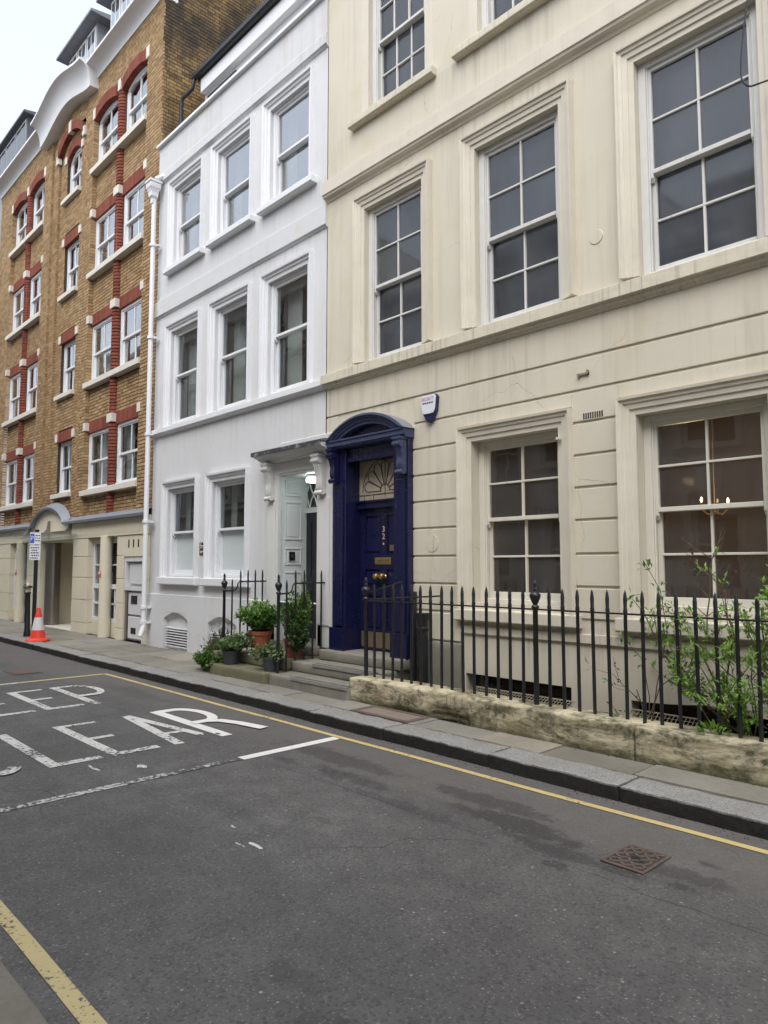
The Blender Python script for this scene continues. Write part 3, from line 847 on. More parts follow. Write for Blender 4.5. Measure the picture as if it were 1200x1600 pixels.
# string courses, each a moulded run
def run(name, prof, x0, x1, mt, parent):
    return MB().prism(prof, 'x', x0, x1).build(name, mt, parent, bevel=.003, seg=1)
run('string_course', [(YF + .01, 4.055), (YF - .02, 4.06), (YF - .035, 4.085), (YF - .065, 4.095), (YF - .07, 4.12), (YF - .105, 4.125), (YF - .105, 4.25), (YF - .01, 4.272), (YF + .01, 4.272)], X0 - .02, X1, MT['cream_sill'], ch)
run('string_course', [(YF + .01, 6.77), (YF - .015, 6.775), (YF - .03, 6.81), (YF - .075, 6.825), (YF - .085, 6.855), (YF - .10, 6.86), (YF - .10, 7.05), (YF + .01, 7.06)], X0 - .02, X1, MT['cream_trim'], ch)
run('cornice', [(YF + .01, 10.4), (YF - .05, 10.45), (YF - .2, 10.6), (YF - .3, 10.62), (YF - .3, 10.8), (YF + .01, 10.85)], X0, X1, MT['cream_trim'], ch)
run('string_course', [(YF + .01, 9.93), (YF - .05, 9.95), (YF - .06, 10.1), (YF + .01, 10.12)], X0, X1, MT['cream_trim'], ch)
rooms(ch, X0 + .05, X1, YF + .5, 10.5, [-1.55, .9, 3.9, 7.0, 10.2], MT['room'])
MB().box(X0 + .05, X1, YF + .2, 10.5, 11.2, 11.3).build('roof', MT['roof'], ch)
MB().box(X0 + .01, X0 + .05, YF + .02, 10.5, 3.4, 11.3).build('side_wall', MT['cream'], ch)
# basement window heads and floor of the area behind the railings
for (a, b_) in ((-5.15, -3.82), (-3.2, -1.85), (-1.15, .1)):
    MB().box(a, b_, YF + .17, YF + .2, -1.6, .43).build('basement_window', MT['darkglass'], ch)
    rb = MB()
    n = 8; pts = [(a + (b_ - a) * i / n, (.43 - (.05 if a > -4 else 0)) + (.05 if a > -4 else 0) * (1 - abs(i / n - .5) * 2) ** 2) for i in range(n + 1)]
    rb.prism([(p[0], p[1]) for p in pts] + [(b_, .45), (a, .45)], 'y', YF + .0185, YF + .16)
    rb.build('window_head', MT['cream'], ch)
# vent brick, wall tie, shutter stop and patched round plate on the wall
vt = MB(); vt.box(-3.62, -3.40, YF - .004, YF + .004, 3.03, 3.105)
vb = vt.build('air_brick', MT['cream_trim'], ch)
for k in range(9):
    MB().box(-3.612 + k * .0245, -3.598 + k * .0245, YF - .0065, YF, 3.038, 3.098).build('air_slot', MT['dark'], vb)
tie = MB(); tie.box(-3.66, -3.54, YF - .02, YF, 3.478, 3.498); tie.box(-3.66, -3.64, YF - .028, YF, 3.46, 3.498); tie.box(-3.56, -3.54, YF - .028, YF, 3.478, 3.52)
tie.build('wall_tie', MT['step'], ch)
rp = MB(); rp.prism([(-5.63 + .1 * math.cos(k * math.pi / 14), 1.87 + .1 * math.sin(k * math.pi / 14)) for k in range(28)], 'y', YF - .006, YF); rp.build('patch_disc', MT['cream_sill'], ch)
st = MB(); st.box(-3.90, -3.85, YF - .05, YF - .03, 2.87, 2.89); st.lathe([(.014, 0), (.014, .04)], -3.88, YF - .06, 2.88, 8, axis='y'); st.build('shutter_stop', MT['cream_trim'], ch)
m = MB(); m.lathe([(0, -.008), (.07, -.008), (.075, 0)], -3.43, YF, 4.83, 18, axis='y'); m.build('patch_disc', MT['cream'], ch)

# ---- navy doorcase
DX0, DX1 = -7.36, -5.94
dc = MB()
# reveals and lintel, door recessed to 6.30
for (a, b_) in ((DX0, -7.10), (-6.19, DX1)):
    dc.box(a, b_, 6.06, 6.34, .5, 3.16)
    dc.box(a + .05, b_ - .04, 6.035, 6.06, .82, 2.66)          # pilaster face
dc.box(-7.10, -6.19, 6.10, 6.34, 3.0, 3.16); dc.box(-7.14, -6.15, 6.085, 6.10, 2.975, 3.03)
dc.box(-7.10, -6.19, 6.27, 6.34, 2.36, 2.47); dc.box(-7.10, -6.19, 6.245, 6.27, 2.44, 2.47)
dcase = dc.build('doorcase', MT['blue'], ch, bevel=.006)
dcase['label'] = 'navy painted doorcase with weathered arched hood'
for (a, b_) in ((DX0 - .012, -7.08), (-6.21, DX1 + .012)):
    MB().box(a, b_, 6.012, 6.05, .5, .80).build('plinth_block', MT['blue'], dcase, bevel=.006)
cor = MB(); cor.prism([(6.16, 3.16), (6.0, 3.165), (5.985, 3.19), (5.965, 3.195), (5.965, 3.25), (5.95, 3.255), (5.95, 3.275), (6.16, 3.285)], 'x', DX0 - .02, DX1 + .02)
cor.build('hood_cornice', MT['blue_w'], dcase)
half, sag = (DX1 - DX0) / 2 + .03, .275
Rr = (half * half + sag * sag) / (2 * sag); cx, cz = (DX0 + DX1) / 2, 3.27 + sag - Rr
aa = math.asin(half / Rr)
prof = [(0, 6.16), (.0, 5.935), (-.022, 5.93), (-.028, 5.95), (-.05, 5.958), (-.055, 5.972), (-.085, 5.982), (-.09, 5.996), (-.125, 6.0), (-.125, 6.16)]
pm = MB(); N = 22
for i in range(N):
    for (r1, y1), (r2, y2) in zip(prof, prof[1:]):
        q = []
        for (rr, yy, k) in ((r1, y1, i), (r1, y1, i+1), (r2, y2, i+1), (r2, y2, i)):
            an = -aa + 2 * aa * k / N
            q.append((cx + (Rr + rr) * math.sin(an), yy, max(3.272, cz + (Rr + rr) * math.cos(an))))
        pm.face(q)
ped = pm.build('arched_hood', MT['blue_w'], dcase, smooth=True)
ty = MB(); ty.face([(cx + (Rr - .12) * math.sin(-aa + 2*aa*k/N), 6.09, max(3.275, cz + (Rr - .12) * math.cos(-aa + 2*aa*k/N))) for k in range(N + 1)])
ty.build('tympanum', MT['blue'], dcase)
lt = MB()
for i in range(N):
    q = []
    for (rr, yy, k) in ((.006, 6.16, i), (.006, 6.16, i+1), (.006, 5.94, i+1), (.006, 5.94, i)):
        an = -aa + 2 * aa * k / N; q.append((cx + (Rr + rr) * math.sin(an), yy, cz + (Rr + rr) * math.cos(an)))
    lt.face(q)
lt.build('hood_lead', MT['lead'], dcase, smooth=True)
def bracket(xa, xb, ztop, proj, h, mt, name='bracket', parent=None, y=6.05):
    """scrolled console: S-shaped side outline, rolled ends, ribbed front"""
    b = MB(); pts = []
    for i in range(15):
        t = i / 14
        p = proj * (1 - t) ** 1.1 * (.80 + .2 * math.cos(t * 3.1)) + .028 + .03 * math.sin(max(0, t - .55) / .45 * math.pi)
        pts.append((y - p, ztop - .02 - t * (h - .04)))
    poly = [(y, ztop - .02)] + pts + [(y, ztop - h + .02)]
    b.prism(poly, 'x', xa, xb)
    b.box(xa - .015, xb + .015, y - proj - .03, y, ztop - .03, ztop)
    r = .042
    b.lathe([(.0, xa - .012), (r, xa - .012), (r, xb + .012), (0, xb + .012)], 0, y - proj * .88, ztop - .085, 14, axis='x')
    b.lathe([(.0, xa - .008), (.034, xa - .008), (.034, xb + .008), (0, xb + .008)], 0, y - .062, ztop - h + .035, 12, axis='x')
    for k in range(3):
        xx = xa + (xb - xa) * (k + .5) / 3
        b.tube([(xx, p[0] - .002, p[1]) for p in pts[1:13]], .011, 6)
    return b.build(name, mt, parent, smooth=True)
bracket(-7.33, -7.225, 3.165, .11, .46, MT['blue'], parent=dcase)
bl = bracket(-6.06, -5.955, 3.165, .11, .46, MT['blue_w'], parent=dcase)
# ---- door
dr = MB(); dr.box(-7.10, -6.19, 6.345, 6.385, .52, 2.36)
st_ = [-7.10, -7.0, -6.70, -6.59, -6.29, -6.19]
for (a, b_) in ((0, 1), (2, 3), (4, 5)): dr.box(st_[a], st_[b_], 6.325, 6.345, .52, 2.36)
for (za, zb) in ((.52, .78), (1.22, 1.34), (1.56, 1.76), (2.26, 2.36)):
    dr.box(-7.0, -6.70, 6.325, 6.345, za, zb); dr.box(-6.59, -6.29, 6.325, 6.345, za, zb)
door = dr.build('door', MT['blue'], ch, bevel=.003, seg=1)
for (a, b_) in ((-7.0, -6.70), (-6.59, -6.29)):
    for (za, zb) in ((.78, 1.22), (1.34, 1.56), (1.76, 2.26)):
        p = MB(); p.prism([(a + .03, za + .03), (b_ - .03, za + .03), (b_ - .03, zb - .03), (a + .03, zb - .03)], 'y', 6.333, 6.346)
        p.build('door_panel', MT['blue'], door, bevel=.008, seg=1)
MB().box(-7.06, -6.23, 6.315, 6.3245, .55, .75).build('kick_plate', MT['brass_d'], door)
lp = MB(); lp.box(-6.80, -6.50, 6.312, 6.3245, 1.625, 1.715); lpo = lp.build('letter_plate', MT['brass'], door, bevel=.004)
MB().box(-6.76, -6.54, 6.308, 6.3115, 1.65, 1.69).build('letter_flap', MT['brass_d'], door)
for xx in (-6.73, -6.62):
    k = MB(); k.lathe([(.0, .045), (.03, .04), (.043, .02), (.043, -.005), (.03, -.025), (.015, -.03), (.02, -.045), (.028, -.05)][::-1], xx, 6.275, 1.47, 14, axis='y')
    for i_, v in enumerate(k.v): k.v[i_] = (v[0], 2 * 6.275 - v[1], v[2])
    k.build('door_knob', MT['brass'], door, smooth=True)
MB().box(-6.52, -6.30, 6.312, 6.3245, 1.80, 1.875).build('brass_plate', MT['brass_d'], door)
kp = MB(); kp.box(-6.345, -6.275, 6.295, 6.3245, 1.66, 1.80)
kpo = kp.build('key_pad', MT['brass_d'], door, bevel=.003)

def text_mesh(body, size, mt, loc, parent=None, name='lettering', rot=(R(90), 0, 0), align='CENTER', xs=1.0):
    cu = bpy.data.curves.new(name, 'FONT'); cu.body = body; cu.size = size; cu.align_x = align; cu.align_y = 'CENTER'; cu.extrude = .0006
    cu.resolution_u = 3
    tmp = bpy.data.objects.new('tmp', cu); col.objects.link(tmp)
    dg = bpy.context.evaluated_depsgraph_get()
    me = bpy.data.meshes.new_from_object(tmp.evaluated_get(dg)); bpy.data.objects.remove(tmp)
    me.name = name; me.materials.clear(); me.materials.append(mt)
    o = bpy.data.objects.new(name, me); col.objects.link(o); place(o, Vector(loc), parent); o.rotation_euler = rot; o.scale = (xs, 1, 1)
    return o
text_mesh('3', .105, MT['gold'], (-6.645, 6.3235, 2.08), door, 'door_number')
text_mesh('2', .105, MT['gold'], (-6.645, 6.3235, 1.985), door, 'door_number')
MB().box(-6.652, -6.636, 6.3215, 6.3245, 1.88, 1.905).build('door_number_dot', MT['gold'], door)
# ---- leaded fanlight
fl_ = MB(); fl_.box(-7.10, -6.19, 6.31, 6.33, 2.47, 3.0)
fan = fl_.build('fanlight', MT['fan'], ch)
fc, fz = -6.60, 2.585
def came(pts, r=.005): return MB().tube([(p[0], 6.306, p[1]) for p in pts], r, 5).build('lead_came', MT['fanlead'], fan)
for k in range(7):
    an = R(12 + k * 26)
    dxn, dzn = math.cos(an), math.sin(an); px_, pz_ = -dzn, dxn
    pet = []
    for i in range(17):
        t = i / 16; r_t = .07 + .33 * t; wm = .318 * math.tan(R(12.2)); wdt = r_t * math.tan(R(12.2)) if t < .75 else wm * math.sqrt(max(0, 1 - ((t - .75) / .25) ** 2))
        pet.append((t, wdt))
    L_ = .33
    left = [(fc + dxn * (.07 + L_ * t) + px_ * w_, fz + dzn * (.07 + L_ * t) + pz_ * w_) for t, w_ in pet]
    right = [(fc + dxn * (.07 + L_ * t) - px_ * w_, fz + dzn * (.07 + L_ * t) - pz_ * w_) for t, w_ in pet]
    pts = [(max(-7.09, min(-6.2, a)), max(2.48, min(2.99, b_))) for a, b_ in left + right[::-1]]
    came(pts)
for rr in (.09, .43):
    came([(max(-7.09, min(-6.2, fc + rr * math.cos(R(a)))), max(2.48, min(2.99, fz + rr * math.sin(R(a))))) for a in range(0, 181, 10)])
came([(-7.09, 2.545), (-6.2, 2.545)], .005)
for xx in (-7.0, -6.82, -6.6, -6.4): came([(xx, 2.48), (xx, 2.545)], .004)
came([(fc, 2.545), (fc, 2.99)], .005)
# ------------------------------------------------------------------ white house
wh = empty('terraced_house', (-10.2, YF, 0))
tag(wh, 'white painted three storey terraced house with single pane sash windows', 'house')
A0, A1 = -12.955, -7.635
cxs = [-11.80, -10.185, -8.575]                     # window axes
hw = .505
up_ = [(c - hw, c + hw, 7.30, 8.88) for c in cxs]
mi_ = [(c - hw, c + hw, 4.235, 6.04) for c in cxs]
lo_ = [(c - hw + .01, c + hw + .01, 1.42, 3.03) for c in cxs[:2]]
vents = [(-12.28, -11.38, .10, .775), (-10.70, -9.80, .10, .775)]
door_h = (-8.73, -7.76, .05, 2.98)
m = MB(); wall_holes(m, A0, A1, 1.08, 9.92, YF, .17, up_ + mi_ + lo_ + [(door_h[0], door_h[1], 1.08, 2.98)])
m.face([(A0, YF, 1.08), (A0, YF + 4, 1.08), (A0, YF + 4, 9.9), (A0, YF, 9.9)])
wwall = m.build('wall', MT['white'], wh, recalc=False)
m = MB(); wall_holes(m, A0, A1, .0, 1.08, YF - .045, .16, vents + [(door_h[0] - .03, door_h[1] + .03, .0, 1.08)])
m.face([(A0, YF - .045, 1.08), (A1, YF - .045, 1.08), (A1, YF + .02, 1.09), (A0, YF + .02, 1.09)])
pl = m.build('plinth', MT['white'], wh, recalc=False)
for (a, b_, c, d) in vents:
    # arched head, blank panel and louvres
    n = 10; pts = [(a + (b_ - a) * i / n, d - .12 * (abs(i / n - .5) * 2) ** 2) for i in range(n + 1)]
    MB().prism(pts + [(b_, d + .004), (a, d + .004)], 'y', YF - .042, YF + .05).build('vent_arch', MT['white'], pl)
    MB().box(a, b_, YF + .05, YF + .075, c, d).build('vent_back', MT['white_trim'], pl)
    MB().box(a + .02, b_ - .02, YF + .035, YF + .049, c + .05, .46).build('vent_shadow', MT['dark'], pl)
    for k in range(8):
        z = c + .06 + k * .046
        MB().prism([(YF + .034, z + .004), (YF - .005, z - .004), (YF - .005, z + .012), (YF + .034, z + .016)], 'x', a + .02, b_ - .02).build('louvre', MT['white_trim'], pl)
AW = [(0, 0), (0, .012), (.06, .016), (.066, .04), (.10, .046), (.108, .075), (.14, .08), (.145, 0)]
for (a, b_, c, d) in up_:
    w = sash_window(wh, a, b_, c, d, YF + .05, 1, 1, MT['white_trim'], MT['glass_s'], zm=8.10, bf=.05, stile=.045, arch=(AW, c - .02, YF, MT['white_trim']),
                    sill=(a - .20, b_ + .20, 7.19, 7.29, YF - .12, MT['white_trim']))
    cu = MB()
    for (p, q) in ((a + .03, a + .03 + .22),):
        n = 10
        for i in range(n):
            xa, xb = p + (q - p) * i / n, p + (q - p) * (i + 1) / n
            cu.face([(xa, YF + .33 + .02 * (i % 2), c), (xb, YF + .33 + .02 * ((i + 1) % 2), c), (xb, YF + .33 + .02 * ((i + 1) % 2), d), (xa, YF + .33 + .02 * (i % 2), d)])
    cu.build('curtain', MT['curtain'], w, recalc=False)
for i, (a, b_, c, d) in enumerate(mi_):
    w = sash_window(wh, a, b_, c, d, YF + .05, 1, 1, MT['white_trim'], MT['glass'], zm=5.18, bf=.05, stile=.045, arch=(AW, c - .02, YF, MT['white_trim']))
    cu = MB(); n = 16; p, q = a + .02, a + .40
    for k in range(n):
        xa, xb = p + (q - p) * k / n, p + (q - p) * (k + 1) / n
        cu.face([(xa, YF + .36 + .025 * (k % 2), c), (xb, YF + .36 + .025 * ((k + 1) % 2), c), (xb, YF + .36 + .025 * ((k + 1) % 2), d), (xa, YF + .36 + .025 * (k % 2), d)])
    cu.build('curtain', MT['curtain'], w, recalc=False)
for (a, b_, c, d) in lo_:
    w = sash_window(wh, a, b_, c, d, YF + .05, 1, 1, MT['white_trim'], MT['glass'], zm=2.22, bf=.05, stile=.045, arch=(AW, c - .02, YF, MT['white_trim']),
                    sill=(a - .22, b_ + .20, 1.27, 1.40, YF - .10, MT['white_trim']), frosted=True)
    cu = MB(); n = 8; p, q = a + .02, a + .2
    for k in range(n):
        xa, xb = p + (q - p) * k / n, p + (q - p) * (k + 1) / n
        cu.face([(xa, YF + .36 + .02 * (k % 2), c), (xb, YF + .36 + .02 * ((k + 1) % 2), c), (xb, YF + .36 + .02 * ((k + 1) % 2), d), (xa, YF + .36 + .02 * (k % 2), d)])
    cu.build('curtain', MT['curtain'], w, recalc=False)
run('string_course', [(YF + .01, 4.08), (YF - .02, 4.085), (YF - .05, 4.11), (YF - .10, 4.12), (YF - .10, 4.205), (YF + .01, 4.225)], A0 + .02, A1 + .02, MT['white_trim'], wh)
run('string_course', [(YF + .01, 6.43), (YF - .02, 6.435), (YF - .035, 6.46), (YF - .055, 6.465), (YF - .055, 6.76), (YF + .01, 6.80)], A0 + .02, A1 + .02, MT['white'], wh)
run('parapet', [(YF + .01, 9.16), (YF - .015, 9.165), (YF - .03, 9.19), (YF - .055, 9.195), (YF - .055, 9.35), (YF - .035, 9.38), (YF - .035, 9.925), (YF + .3, 9.925), (YF + .3, 9.16)], A0 + .02, A1 + .01, MT['white_top'], wh)
run('coping', [(YF - .10, 9.926), (YF - .10, 9.98), (YF - .06, 10.0), (YF + .34, 10.02), (YF + .34, 9.926)], A0, A1, MT['white_trim'], wh)
rooms(wh, A0 + .05, A1 - .05, YF + .5, 10.2, [-.1, 3.6, 6.8, 9.6], MT['room_w'])
# attic behind the parapet: white boarded front, dark strip window, gutter
MB().box(-12.40, A1, 6.80, 6.88, 9.9, 11.12).build('attic_wall', MT['white_trim'], wh)
MB().box(-12.25, -11.2, 6.77, 6.799, 10.5, 11.03).build('attic_window', MT['darkglass'], wh)
at = MB(); at.box(-12.36, A1, 6.72, 6.80, 11.12, 11.16); at.box(-12.37, A1, 6.68, 6.72, 11.12, 11.40)
at.build('attic_fascia', MT['white_trim'], wh, bevel=.005)
gt = MB(); gt.prism([(6.675, 11.54), (6.675, 11.46), (6.645, 11.42), (6.60, 11.42), (6.57, 11.46), (6.57, 11.54)], 'x', -12.55, A1)
gt.build('gutter', MT['black'], wh)
gp = MB(); gp.tube([(-12.52, 6.62, 11.44), (-12.56, 6.6, 11.26), (-12.78, 6.5, 11.12), (-12.82, 6.5, 11.0), (-12.82, 6.5, 10.0)], .04, 10)
gp.build('gutter_pipe', MT['black'], wh, smooth=True)
MB().prism([(6.68, 11.48), (9.4, 12.5), (9.4, 12.3), (6.68, 11.41)], 'x', -12.5, A1).build('roof', MT['roof'], wh)
# rainwater pipe with hopper head, collars and shoe
dp = MB(); dp.tube([(-12.86, 5.99, 9.0), (-12.86, 5.99, .62), (-12.84, 5.99, .50), (-12.80, 5.93, .36), (-12.80, 5.90, .30)], .046, 12)
pipe = dp.build('rainwater_pipe', MT['white_trim'], wh, smooth=True)
hp = MB()
for (zz, r1) in (): pass
hp.lathe([(.055, 0), (.06, .10), (.10, .14), (.105, .22), (.155, .34), (.155, .40), (.18, .41), (.18, .45), (.15, .46), (.15, .30)], -12.86, 5.97, 8.72, 4, a0=R(45), a1=R(405))
hp.build('hopper', MT['white_trim'], pipe, bevel=.006)
for zz in (7.85, 6.0, 4.1, 2.42, .80, .52):
    c_ = MB(); c_.lathe([(.053, 0), (.068, .005), (.068, .06), (.053, .065)], -12.86, 5.99, zz, 12); c_.box(-12.95, -12.77, 6.03, 6.10, zz + .01, zz + .05)
    c_.build('pipe_collar', MT['white_trim'], pipe, smooth=True)
ov = MB(); ov.tube([(-12.70, 6.14, 9.30), (-12.82, 6.0, 9.22)], .05, 8); ov.build('overflow_spout', MT['white_trim'], pipe)

# ---- porch
po = MB()
for (a, b_) in ((-8.98, -8.70), (-7.765, -7.425)):
    po.box(a, b_, YF - .045, YF + .02, .5, 3.14); po.box(a + .05, b_ - .05, YF - .062, YF - .045, .8, 2.55)
po.box(-8.98, -7.425, YF - .05, YF + .02, 2.98, 3.14)
po.box(-8.70, -7.765, YF - .035, YF + .01, 2.95, 2.985)
porch = po.build('porch', MT['porch'], wh, bevel=.005)
hd = MB(); hd.prism([(YF + .01, 3.14), (YF - .09, 3.145), (YF - .11, 3.17), (YF - .17, 3.185), (YF - .20, 3.21), (YF - .26, 3.225), (YF - .29, 3.25), (YF - .29, 3.275), (YF + .01, 3.30)], 'x', -9.04, -7.40)
hd.build('hood', MT['porch'], porch, bevel=.004)
ld = MB(); ld.prism([(YF - .30, 3.24), (YF - .305, 3.30), (YF - .28, 3.315), (YF - .0, 3.37), (YF - .0, 3.335), (YF - .27, 3.285), (YF - .285, 3.28), (YF - .288, 3.24)], 'x', -9.06, -7.39)
ld.build('hood_lead', MT['lead_old'], porch)
MB().prism([(YF - .012, 3.36), (YF - .016, 3.44), (YF, 3.45), (YF, 3.36)], 'x', -8.7, -7.42).build('flashing', MT['white'], porch)
bracket(-8.93, -8.79, 3.14, .14, .56, MT['porch'], parent=porch, y=YF - .045)
bracket(-7.70, -7.56, 3.14, .14, .56, MT['porch'], parent=porch, y=YF - .045)
# panelled entry reveals, ceiling and black door
en = MB(); YD = 6.66
en.box(-8.76, -8.726, YF + .012, YD + .02, .5, 2.975); en.box(-7.764, -7.73, YF + .012, YD + .02, .5, 2.975); en.box(-8.726, -7.764, YF + .02, YD + .02, 2.945, 2.975)
ent = en.build('entry_lining', MT['reveal_w'], wh, recalc=False)
for (za, zb) in ((2.66, 2.9), (2.0, 2.58), (1.62, 1.88), (1.02, 1.52), (.6, .94)):
    p = MB()
    y0, y1 = YF + .10, YD - .10
    p.box(-8.726, -8.714, y0, y1, za, za + .02); p.box(-8.726, -8.714, y0, y1, zb - .02, zb); p.box(-8.726, -8.714, y0, y0 + .02, za + .02, zb - .02); p.box(-8.726, -8.714, y1 - .02, y1, za + .02, zb - .02)
    p.box(-8.726, -8.719, y0 + .05, y1 - .05, za + .05, zb - .05)
    p.build('reveal_panel', MT['reveal_w'], ent, bevel=.004, seg=1)
d = MB(); d.box(-8.73, -7.76, YD, YD + .05, .5, 2.42); bd = d.build('door', MT['blackdoor'], wh)
bd['label'] = 'black front door inside the white porch'
for (a, b_) in ((-8.62, -8.29), (-8.2, -7.87)):
    for (za, zb) in ((.7, 1.25), (1.4, 2.3)):
        p = MB(); p.box(a, b_, YD - .012, YD, za, za + .03); p.box(a, b_, YD - .012, YD, zb - .03, zb); p.box(a, a + .03, YD - .012, YD, za + .03, zb - .03); p.box(b_ - .03, b_, YD - .012, YD, za + .03, zb - .03)
        p.build('door_panel', MT['blackdoor'], bd)
t = MB(); t.box(-8.73, -7.76, YD - .03, YD + .05, 2.42, 2.50); t.box(-8.73, -7.76, YD, YD + .05, 2.90, 2.95); tr_ = t.build('fanlight', MT['reveal_w'], wh)
MB().box(-8.73, -7.76, YD + .02, YD + .03, 2.50, 2.90).build('pane', MT['glass'], tr_)
for k in range(5):
    c = -8.66 + k * .195
    zz = 2.70
    MB().tube([(c - .10, YD + .005, zz), (c - .045, YD + .005, zz + .07), (c, YD + .005, 2.90), ], .011, 5).build('glazing_bar', MT['reveal_w'], tr_)
    MB().tube([(c - .10, YD + .007, zz), (c - .045, YD + .007, zz - .07), (c, YD + .007, 2.50)], .011, 5).build('glazing_bar', MT['reveal_w'], tr_)
    MB().tube([(c + .10, YD + .009, zz), (c + .045, YD + .009, zz + .07), (c, YD + .009, 2.90)], .011, 5).build('glazing_bar', MT['reveal_w'], tr_)
    MB().tube([(c + .10, YD + .011, zz), (c + .045, YD + .011, zz - .07), (c, YD + .011, 2.50)], .011, 5).build('glazing_bar', MT['reveal_w'], tr_)

# ------------------------------------------------------------------ brick building
bb = empty('brick_building', (-18.5, YF, 0))
tag(bb, 'yellow brick building with red brick lintels and white coved cornice', 'building')
B0, B1 = -24.05, -12.965
BC = [-15.115, -21.42]
HWB = 1.435
rows = [(3.33, 4.68), (5.85, 7.23), (8.48, 9.82), (11.05, 12.32)]
ZB0, ZB1 = 2.72, 13.60
YP = YF + .10                                     # recessed panels
def centre_steps(x):
    return 0.0
allbricks = []                                    # (x0,x1,y0,y1,z0,z1, kind)
def lay(x0, x1, z0, z1, y, holes, proud=.008, out=None, axis='x', mirror=1):
    """Flemish-bond courses between x0 and x1; one box per brick"""
    out = allbricks if out is None else out
    ch_, joint = .075, .015
    k0 = int(math.floor(z0 / ch_))
    k = k0
    while k * ch_ < z1:
        za, zb = max(z0, k * ch_), min(z1, (k + 1) * ch_ - joint)
        if zb - za > .02:
            zc = (za + zb) / 2
            blk = sorted([(h[0], h[1]) for h in holes if h[2] < zc < h[3]])
            iv = []; cur = x0
            for (a, b_) in blk:
                if a > cur: iv.append((cur, min(a, x1)))
                cur = max(cur, b_)
            if cur < x1: iv.append((cur, x1))
            unit = .225 + .1125
            off = (unit / 2) * (k % 2)
            for (a, b_) in iv:
                n = int(math.floor((a - off) / unit)) - 1
                p = n * unit + off
                while p < b_:
                    for (s_, L) in ((p, .211), (p + .225, .0985)):
                        xa, xb = max(a, s_), min(b_, s_ + L)
                        if xb - xa > .025: out.append((xa, xb, y, za, zb, axis))
                    p += unit
        k += 1
def seg_arch_z(x, a, b_, zs, rise):
    t = (x - (a + b_) / 2) / ((b_ - a) / 2)
    return zs + rise * (1 - t * t)
mort = MB()
# right and left bays
win_pairs = []
for c in BC:
    L0, L1, R0, R1 = c - HWB, c - .165, c + .165, c + HWB
    win_pairs.append((L0, L1, R0, R1))
recess = [(c - HWB, c + HWB, 2.72, 12.52) for c in BC]
cenw = (-18.60, -17.62)
s1, s2 = (-19.42, -16.95), (-19.05, -17.25)
# flush piers
lay(B0, B1, ZB0, ZB1, YF, recess + [(s1[0], s1[1], ZB0, 13.59)])
for (a, b_) in ((B0, BC[1] - HWB), (BC[1] + HWB, s1[0]), (s1[1], BC[0] - HWB), (BC[0] + HWB, B1)):
    mort.face([(a, YF + .013, ZB0), (b_, YF + .013, ZB0), (b_, YF + .013, ZB1), (a, YF + .013, ZB1)])
for (a, b_, zt) in ((BC[1] - HWB, BC[1] + HWB, 12.52), (BC[0] - HWB, BC[0] + HWB, 12.52), (s1[0], s1[1], 13.59)):
    mort.face([(a, YF + .013, zt), (b_, YF + .013, zt), (b_, YF + .013, ZB1), (a, YF + .013, ZB1)])
    mort.face([(a, YF + .013, zt), (b_, YF + .013, zt), (b_, YF + .18, zt), (a, YF + .18, zt)])
# recessed panels under the sills
for c in BC:
    hs_ = [(c - HWB, c + HWB, z0 - .12, z1 + .28) for (z0, z1) in rows]
    lay(c - HWB, c + HWB, ZB0, 12.6, YP, hs_)
    edges = [ZB0]
    for (z0, z1) in rows: edges += [z0 - .10, z1 + .27]
    edges.append(12.6)
    for i in range(0, len(edges), 2):
        if edges[i+1] > edges[i]:
            mort.face([(c - HWB, YP + .013, edges[i]), (c + HWB, YP + .013, edges[i]), (c + HWB, YP + .013, edges[i+1]), (c - HWB, YP + .013, edges[i+1])])
# centre strip in two steps
cenrows = [(3.40, 4.72), (5.92, 7.28), (8.52, 9.86), (11.10, 12.10)]
for (a, b_, y, inner) in ((s1[0], s1[1], YF + .06, s2), (s2[0], s2[1], YF + .12, None)):
    hl = [(inner[0], inner[1], ZB0, 12.75)] if inner else [(cenw[0], cenw[1], z0 - .02, z1 + (.30 if i < 3 else .42)) for i, (z0, z1) in enumerate(cenrows)]
    zt = 13.59 if inner else 12.75
    lay(a, b_, ZB0, zt, y, hl)
    wall_holes(mort, a, b_, ZB0, zt, y + .013, .06 if inner else .1, hl)
    mort.face([(a, y - .055, zt), (b_, y - .055, zt), (b_, y + .02, zt), (a, y + .02, zt)])
mw = mort.build('wall', MT['mortar'], bb, recalc=False)
# bricks on the returns of the piers (faces looking along the street)
rets = []
def lay_ret(xp, ya, yb, z0, z1):
    k = int(math.floor(z0 / .075))
    while k * .075 < z1:
        za, zb = max(z0, k * .075), min(z1, (k + 1) * .075 - .01)
        if zb - za > .02: rets.append((xp, ya, yb, za, zb))
        k += 1
for c in BC:
    lay_ret(c - HWB, YF + .002, YF + .2, ZB0, 12.5)
lay_ret(s1[0], YF + .002, YF + .07, ZB0, 13.0); lay_ret(s2[0], YF + .062, YF + .13, ZB0, 12.75)
